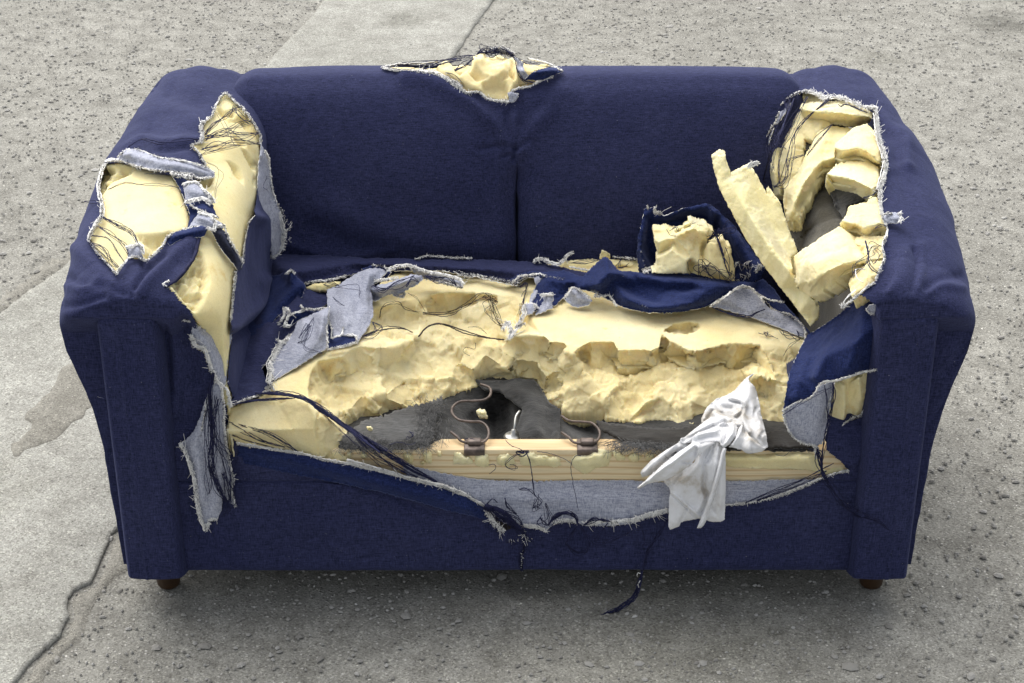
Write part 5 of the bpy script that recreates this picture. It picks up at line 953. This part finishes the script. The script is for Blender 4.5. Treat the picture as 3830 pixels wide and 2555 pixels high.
# threads: name, frame, mode, points, radius, strands, jitter px
def threads(name, specs, parent, mat='thread', label=None):
    for f, mode, s_, r, n, jt in specs:
        T = Tubes(); A = Z(f, s_)
        for q in range(n):
            B = A.copy(); m = len(B)
            if n > 1 or jt:
                B[:, :2] += rng.normal(0, jt, (m, 2)) * (np.sin(np.linspace(.12, math.pi - .12, m)) * .9 + .25)[:, None]
                if mode == 'y': B[:, 2] -= rng.uniform(0, .004, m)
                else: B[:, 2] += rng.uniform(0, .003, m)
            C_ = spline(B, 6); C_[:, :2] += np.cumsum(rng.normal(0, .55, (len(C_), 2)), 0) * np.sin(np.linspace(0, math.pi, len(C_)))[:, None]; C_[1:-1, :2] += rng.normal(0, .5, (len(C_) - 2, 2))
            T.add(place(C_, mode), r * .8, r * .6)
        o = T.build(name, M[mat], parent, label=label)
    return o
threads('thread_bundle', [(1, bL, '890,390,.006 950,340,.016 1010,290,.016 1060,240,.010 1100,240,.006', .0009, 6, 9), (1, bL, '890,410,.006 1000,385,.02 1100,390,.02 1205,390,.006', .0009, 7, 9), (1, bL, '890,430,.006 1000,370,.02 1110,330,.018 1180,330,.006', .0008, 5, 9),
        (1, bL, '870,480,.006 960,460,.018 1080,450,.018 1212,450,.006', .0009, 5, 9), (1, bL, '1050,240,.01 1090,300,.016 1150,330,.010', .0008, 4, 12), (1, bL, '950,260,.01 1000,330,.016 1060,460,.010', .0006, 2, 6), (1, bL, '860,520,.004 960,480,.012 1100,465,.01', .0007, 3, 6)], armLo)
threads('thread_bundle', [(1, bL, '285,880,.006 380,930,.018 460,980,.016 495,1040,.008', .0009, 7, 6), (1, bL, '255,930,.006 330,980,.018 400,1040,.014 440,1100,.006', .0008, 5, 7), (1, bL, '225,990,.006 320,1010,.016 380,1080,.014 410,1140,.006', .0008, 3, 5), (1, bL, '215,1030,.006 290,1080,.014 350,1150,.010 385,1180,.004', .0008, 6, 7)], armLo)
threads('loose_thread', [(1, bL, '320,720,.01 420,685,.014 500,700,.012 600,690,.012 720,710,.012 760,745,.010', .0007, 2, 3), (1, bL, '440,470,.008 520,420,.010 640,445,.010 760,430,.008 850,425,.006', .0016, 2, 3), (1, bL, '610,515,.022 625,525,.03 655,520,.022', .001, 1, 0), (1, bL, '180,790,.004 240,800,.008 280,790,.004', .0008, 2, 4), (1, bL, '900,560,.012 960,590,.014 975,640,.014 950,720,.012 950,780,.012', .0005, 2, 4), (1, bL, '860,680,.012 700,640,.016 530,630,.012', .0006, 2, 5), (1, bL, '1250,640,.03 1230,700,.03 1265,730,.03', .0006, 2, 6)], armLo)
threads('thread_bundle', [(2, 'y', '780,520,-.026 760,640,-.034 775,800,-.044 770,960,-.046 800,1060,-.046 840,1140,-.040', .0010, 16, 9), (2, 'y', '800,640,-.034 790,800,-.044 850,930,-.040 865,1100,-.036 860,1180,-.034', .0009, 8, 14), (2, 'y', '760,700,-.036 760,900,-.046 770,1050,-.044 760,1100,-.04', .0008, 5, 14), (2, 'y', '830,1000,-.04 850,1120,-.036 840,1210,-.032', .0008, 6, 14)], armLo)
threads('thread_bundle', [(5, bR, '670,170,.006 640,250,.016 580,390,.02 530,520,.022 498,635,.014', .0018, 3, 2), (5, bR, '850,175,.004 700,330,.0 640,480,-.004 610,620,-.01 560,640,-.008', .0009, 6, 9), (5, bR, '740,160,.006 640,330,.010 600,480,.0 590,620,-.008', .0007, 5, 10), (5, bR, '870,310,-.004 800,390,.0 740,470,-.01', .0009, 4, 5), (5, bR, '720,470,.0 650,500,.0 640,580,-.01 570,640,-.008', .0008, 3, 5),
        (5, bR, '640,180,.004 600,300,.010 550,420,.010 560,560,.006', .0008, 6, 14), (5, bR, '560,340,.0 600,360,.01 560,390,.0 590,420,.01 555,370,.0', .0007, 3, 12), (5, bR, '660,170,.006 620,180,.01 640,240,.01', .0010, 10, 14)], armRo)
threads('loose_thread', [(5, bR, '905,200,.012 920,215,.014 935,205,.014 960,205,.012 1010,225,.008 1060,245,.006', .0012, 2, 2), (5, bR, '1050,930,.008 1070,990,.010 1065,1040,.010 1090,1080,.008 1120,1100,.006', .0012, 3, 5), (5, bR, '1130,950,.008 1090,980,.01 1060,1040,.01 1000,1060,.01 990,1120,.008', .0007, 4, 12), (5, bR, '1100,1060,.01 1130,1000,.01 1090,960,.01', .0007, 3, 12), (5, bR, '1040,700,.004 1080,690,.01 1110,665,.006', .0009, 3, 4), (5, bR, '1100,860,.008 1130,845,.01 1170,850,.006', .0009, 2, 3)], armRo)
threads('loose_thread', [(5, bR, '1050,1080,.010 1000,1080,.012 1010,1130,.010 1040,1150,.008', .0013, 1, 0), (5, bR, '920,1290,.0 950,1230,.004 1000,1190,.006', .0012, 2, 3), (5, bR, '1230,810,.02 1250,800,.024 1255,825,.02', .001, 1, 0)], armRo, 'fray')
threads('loose_thread', [(6, 'y', '735,330,-.03 740,400,-.034 715,520,-.034 690,640,-.034 675,760,-.04', .0011, 4, 4), (6, 'y', '690,345,-.034 700,450,-.04 710,560,-.036', .0009, 3, 3), (6, 'y', '470,500,-.042 600,420,-.046 740,350,-.034', .0007, 2, 3), (6, 'y', '650,690,-.03 670,760,-.036 690,830,-.04 720,890,-.04 780,970,-.034 850,1025,-.03 950,1060,-.058 1030,1115,-.06', .0012, 7, 6),
        (6, 'y', '270,972,-.034 430,900,-.034 600,830,-.034 740,760,-.03', .0011, 2, 3), (6, 'y', '330,960,-.034 560,870,-.034 700,800,-.03', .0007, 6, 5), (6, 'y', '650,680,-.03 660,730,-.036 680,820,-.038', .0012, 9, 6), (6, 'y', '430,715,-.02 480,718,-.024 515,685,-.02', .0007, 1, 0)], armRo)
threads('thread_bundle', [(7, bB, '240,262,.004 420,252,.012 600,225,.012 760,205,.010 850,190,.006', .0010, 6, 6), (7, bB, '490,280,.004 620,240,.016 740,215,.012', .0012, 3, 4), (7, bB, '700,285,.006 760,250,.014 820,210,.010', .0012, 5, 5), (7, bB, '1090,210,.01 1110,260,.012 1120,320,.012 1160,350,.010 1220,360,.006', .0009, 6, 6), (7, bB, '1080,200,.012 1180,240,.016 1280,245,.012 1380,275,.006', .0009, 4, 6), (7, bB, '1220,290,.016 1280,280,.016 1370,285,.010', .0009, 4, 5), (7, bB, '640,300,.006 700,330,.01 760,390,.006', .0006, 4, 8)], backo)
threads('loose_thread', [(7, 'y', '850,180,.82 880,160,.83 940,175,.82 1000,150,.83 1060,180,.82 1090,190,.82', .0012, 8, 8), (7, 'y', '860,165,.82 900,170,.83 960,150,.83 1010,180,.82', .0009, 5, 12)], backo)
threads('thread_bundle', [(2, 'z', '880,672,.406 960,655,.410 1080,640,.412 1180,640,.412', .0012, 5, 3), (3, 'z', '-60,815,.408 80,820,.412 200,845,.410 290,905,.404 430,1000,.385 600,1130,.362', .0011, 16, 5)], cover, label='taut bundle of navy warp threads stretched across the torn seat')
threads('thread_bundle', [(3, 'y', '200,845,.06 290,905,.03 430,1000,.0 600,1110,-.02 760,1210,-.03 900,1285,-.034', .0011, 16, 5), (3, 'y', '430,1000,.0 560,1130,-.015 700,1220,-.028 800,1262,-.03', .0009, 8, 7), (3, 'y', '300,930,.02 430,1040,-.004 560,1150,-.018 620,1220,-.026', .0006, 3, 5)], fro)
threads('thread_bundle', [(2, 'y', '845,730,.01 920,770,-.008 1040,810,-.022 1130,860,-.026 1200,905,-.024', .0009, 6, 3), (2, 'y', '845,750,.0 920,790,-.014 1010,850,-.024 1130,880,-.026', .0009, 5, 4), (2, 'y', '850,810,-.012 950,845,-.02 1080,885,-.024', .0006, 4, 4)], fro)
threads('loose_thread', [(3, 'z', '510,510,.404 560,490,.404 640,470,.398 720,465,.39 775,487,.388', .0013, 3, 3), (3, 'z', '805,512,.388 850,465,.392 905,442,.392 960,452,.388 1060,490,.384 1160,515,.380 1262,530,.376', .0019, 2, 1.5), (3, 'z', '600,410,.39 620,350,.41 690,325,.41 730,360,.41 810,385,.39', .0007, 3, 5), (3, 'z', '830,388,.39 960,385,.39 1060,345,.40 1130,310,.40 1190,320,.40 1220,400,.39 1260,480,.38', .0009, 4, 7),
        (3, 'z', '1150,300,.40 1170,290,.405 1220,300,.40 1180,340,.395 1210,420,.388 1260,470,.38', .0007, 6, 9), (3, 'z', '1110,545,.37 1105,580,.368 1060,570,.364 1045,595,.362 1080,615,.36', .0007, 1, 0), (3, 'z', '750,280,.41 800,310,.405 840,375,.39', .0006, 2, 4), (3, 'z', '1070,460,.385 1120,460,.385 1170,500,.38', .0005, 2, 3)], cover, 'thread_brown')
threads('loose_thread', [(3, 'z', '170,520,.45 220,440,.452 210,530,.446 160,545,.44', .0008, 3, 8), (3, 'z', '200,480,.45 240,440,.45 200,560,.44 290,600,.43', .0007, 3, 8), (3, 'z', '560,240,.445 620,260,.45 700,230,.46 780,190,.456', .0010, 5, 8), (3, 'z', '740,250,.46 760,205,.466 810,220,.45', .0010, 3, 6), (3, 'z', '560,440,.42 600,470,.42 540,500,.412 500,510,.41', .0008, 5, 9), (3, 'z', '350,300,.44 380,330,.442 410,350,.44', .0006, 3, 5), (3, 'z', '360,250,.436 480,250,.45 490,300,.44', .0007, 2, 6), (3, 'z', '840,190,.446 900,210,.44 960,205,.44 1010,240,.43', .0012, 5, 6), (3, 'z', '380,240,.43 330,230,.42 300,235,.42', .0009, 5, 7), (3, 'z', '1340,250,.41 1380,230,.41 1350,330,.40 1340,400,.4', .0008, 5, 10)], cover)
threads('loose_thread', [(4, 'z', '1075,350,.42 1150,378,.414 1220,398,.414 1290,408,.414 1320,385,.42 1370,365,.43', .0015, 3, 2), (4, 'z', '1335,492,.403 1360,500,.404 1385,485,.404 1380,505,.404 1365,498,.404 1440,525,.403', .0008, 2, 3), (4, 'z', '1460,480,.404 1500,500,.404 1560,510,.404 1540,480,.405', .0008, 4, 9), (4, 'z', '1560,520,.404 1500,560,.402 1470,620,.395', .0006, 2, 5), (4, 'z', '330,120,.424 420,130,.424 500,100,.43', .0008, 4, 8), (4, 'z', '600,100,.42 590,140,.42 640,130,.42', .0009, 3, 8)], cover)
threads('thread_bundle', [(9, 'y', '1270,600,.445 1320,700,.43 1380,900,.405 1440,1080,.39 1480,1220,.38', .0013, 5, 4), (9, 'y', '1060,1060,.40 1200,1120,.39 1350,1250,.385 1540,1310,.385', .0008, 6, 20), (9, 'y', '1040,1180,.41 1060,1080,.4 1150,1100,.395 1180,1200,.39 1400,1230,.385 1540,1180,.385 1500,1290,.38', .0009, 4, 16), (9, 'y', '1450,820,.43 1480,1000,.405 1470,1200,.39', .0008, 3, 8), (9, 'y', '1180,680,.44 1250,640,.44 1350,640,.45 1280,600,.45', .0012, 9, 14), (9, 'y', '1350,600,.44 1450,560,.45 1560,520,.45', .001, 6, 16), (9, 'y', '870,1020,.40 880,1120,.40 920,1185,.4', .0008, 1, 0)], cover)
threads('loose_thread', [(9, 'y', '560,540,.45 620,610,.445 700,640,.44', .0009, 1, 0), (9, 'y', '620,550,.45 700,560,.445 740,590,.445', .0009, 2, 6), (9, 'y', '870,500,.44 920,480,.44 985,440,.45', .0007, 1, 0)], cover)
threads('loose_thread', [(8, 'y', '995,80,.01 1030,115,-.004 1080,140,-.01 1110,155,-.012', .0008, 2, 2), (8, 'y', '1110,155,-.012 1060,150,-.012 1100,165,-.014 1135,150,-.012 1080,145,-.012', .0010, 4, 4), (8, 'y', '1120,150,-.01 1140,200,-.01 1150,260,-.02 1165,340,-.03 1172,410,-.034 1190,440,-.036', .0011, 2, 1), (8, 'y', '1190,440,-.036 1200,480,-.036 1170,500,-.036 1210,500,-.038', .0008, 6, 12), (8, 'y', '1075,385,-.03 1130,395,-.034 1180,430,-.036', .0009, 3, 4), (8, 'y', '1190,150,-.01 1260,160,-.012 1350,190,-.016 1410,230,-.02', .0008, 1, 0), (8, 'y', '1465,178,-.018 1430,175,-.018 1405,240,-.02 1410,330,-.03 1435,430,-.034 1450,520,-.036', .0009, 1, 1),
        (8, 'y', '1085,165,-.012 1040,180,-.014 1000,220,-.014 1005,255,-.014 1050,265,-.014 1050,240,-.014 1020,230,-.014', .0008, 2, 3), (8, 'y', '885,235,-.018 920,230,-.016 930,250,-.016 890,290,-.018', .0009, 1, 0), (8, 'y', '1210,560,-.036 1220,600,-.038 1260,600,-.038 1240,480,-.036', .0009, 6, 10), (8, 'y', '1260,605,-.038 1320,550,-.04 1380,535,-.04 1430,560,-.04 1445,610,-.04', .0013, 9, 4), (8, 'y', '1485,610,-.038 1540,580,-.04 1600,570,-.04 1650,590,-.036', .0012, 6, 4),
        (8, 'y', '1440,620,-.034 1390,700,-.034 1380,740,-.034 1450,785,-.034 1520,770,-.034 1510,700,-.034 1450,600,-.036', .0012, 4, 5), (8, 'y', '1640,600,-.034 1560,700,-.034 1570,730,-.034 1700,700,-.034 1780,650,-.034', .0009, 3, 7), (8, 'y', '860,500,-.032 900,450,-.03 940,470,-.03', .0010, 3, 6), (8, 'y', '990,440,-.03 1010,490,-.034 1060,540,-.036', .0010, 4, 4), (8, 'y', '870,490,-.034 960,530,-.044 1050,590,-.044 1110,660,-.04', .0012, 26, 10), (8, 'y', '1100,650,-.036 1110,740,-.036 1090,820,-.034 1095,900,-.034', .0009, 10, 6)], fro)
threads('hanging_thread', [(8, 'y', '2010,580,-.036 1950,680,-.036 1890,770,-.036 1870,850,-.034 1850,910,-.034', .0011, 8, 4), (8, 'y', '1850,900,-.034 1830,980,-.034 1800,1060,-.034 1740,1110,-.036 1660,1155,-.038 1590,1175,-.04', .0011, 14, 5), (8, 'y', '1840,600,-.034 1860,700,-.034 1855,750,-.034', .0009, 2, 4)], fro, label='long navy tassel of threads hanging below the front edge')
threads('loose_thread', [(8, 'y', '1840,915,-.038 1822,910,-.038 1820,935,-.038', .0013, 1, 0), (8, 'y', '1838,960,-.038 1825,985,-.038 1830,1005,-.038', .0012, 1, 0)], fro, 'fray')
threads('loose_thread', [(3, 'z', '755,1020,.334 770,1030,.334 760,1060,.334 745,1045,.334', .0008, 3, 6), (3, 'z', '650,1090,.332 700,1070,.334 760,1085,.334 790,1075,.334', .0008, 1, 0), (3, 'z', '1050,1062,.326 1080,1055,.33 1120,1065,.33', .0008, 2, 2)], felt)
threads('loose_thread', [(2, 'y', '215,632,-.0 260,640,-.0 300,640,-.0', .0005, 1, 0)], armLo, 'fray')

threads('rolled_edge', [(1, bL, '655,1292,.006 720,1250,.006 780,1180,.006 830,1100,.006 862,970,.008', .0045, 2, 2)], armLo)
# felt fuzz combed over the rail
T = Tubes()
for i in range(500):
    u = rng.random(); a = Z(4, '%f,%f,.329' % (560 + 420 * u + rng.normal(0, 20), 1075 + 25 * u + rng.normal(0, 10)))[0]; an = rng.uniform(.2, 2.9); ln = rng.uniform(20, 70)
    b_ = a + np.array((math.cos(an) * ln, abs(math.sin(an)) * ln * .7, -.003)); m_ = (a + b_) / 2 + np.array((rng.normal(0, 9), rng.normal(0, 5), .003))
    P = spline(np.array((a, m_, b_)), 12); T.add(place(P, 'z'), .00035)

for i in range(900):
    u = rng.random(); q = (Z(3, '%f,%f,.330' % (870 + 40 * rng.normal(), 860 + 210 * u)) if i % 3 == 1 else Z(3, '%f,%f,.329' % (390 + 480 * u, 1092 + 8 * rng.normal())))[0]
    an = rng.uniform(-3, 3); ln = rng.uniform(15, 45); b_ = q + np.array((math.cos(an) * ln, math.sin(an) * ln, 0)); P = spline(np.array((q, (q + b_) / 2 + np.array((rng.normal(0, 7), rng.normal(0, 6), .002)), b_)), 12); T.add(place(P, 'z'), .0003)
T.build('felt_fuzz', M['felt_light'], felt, kind='stuff')
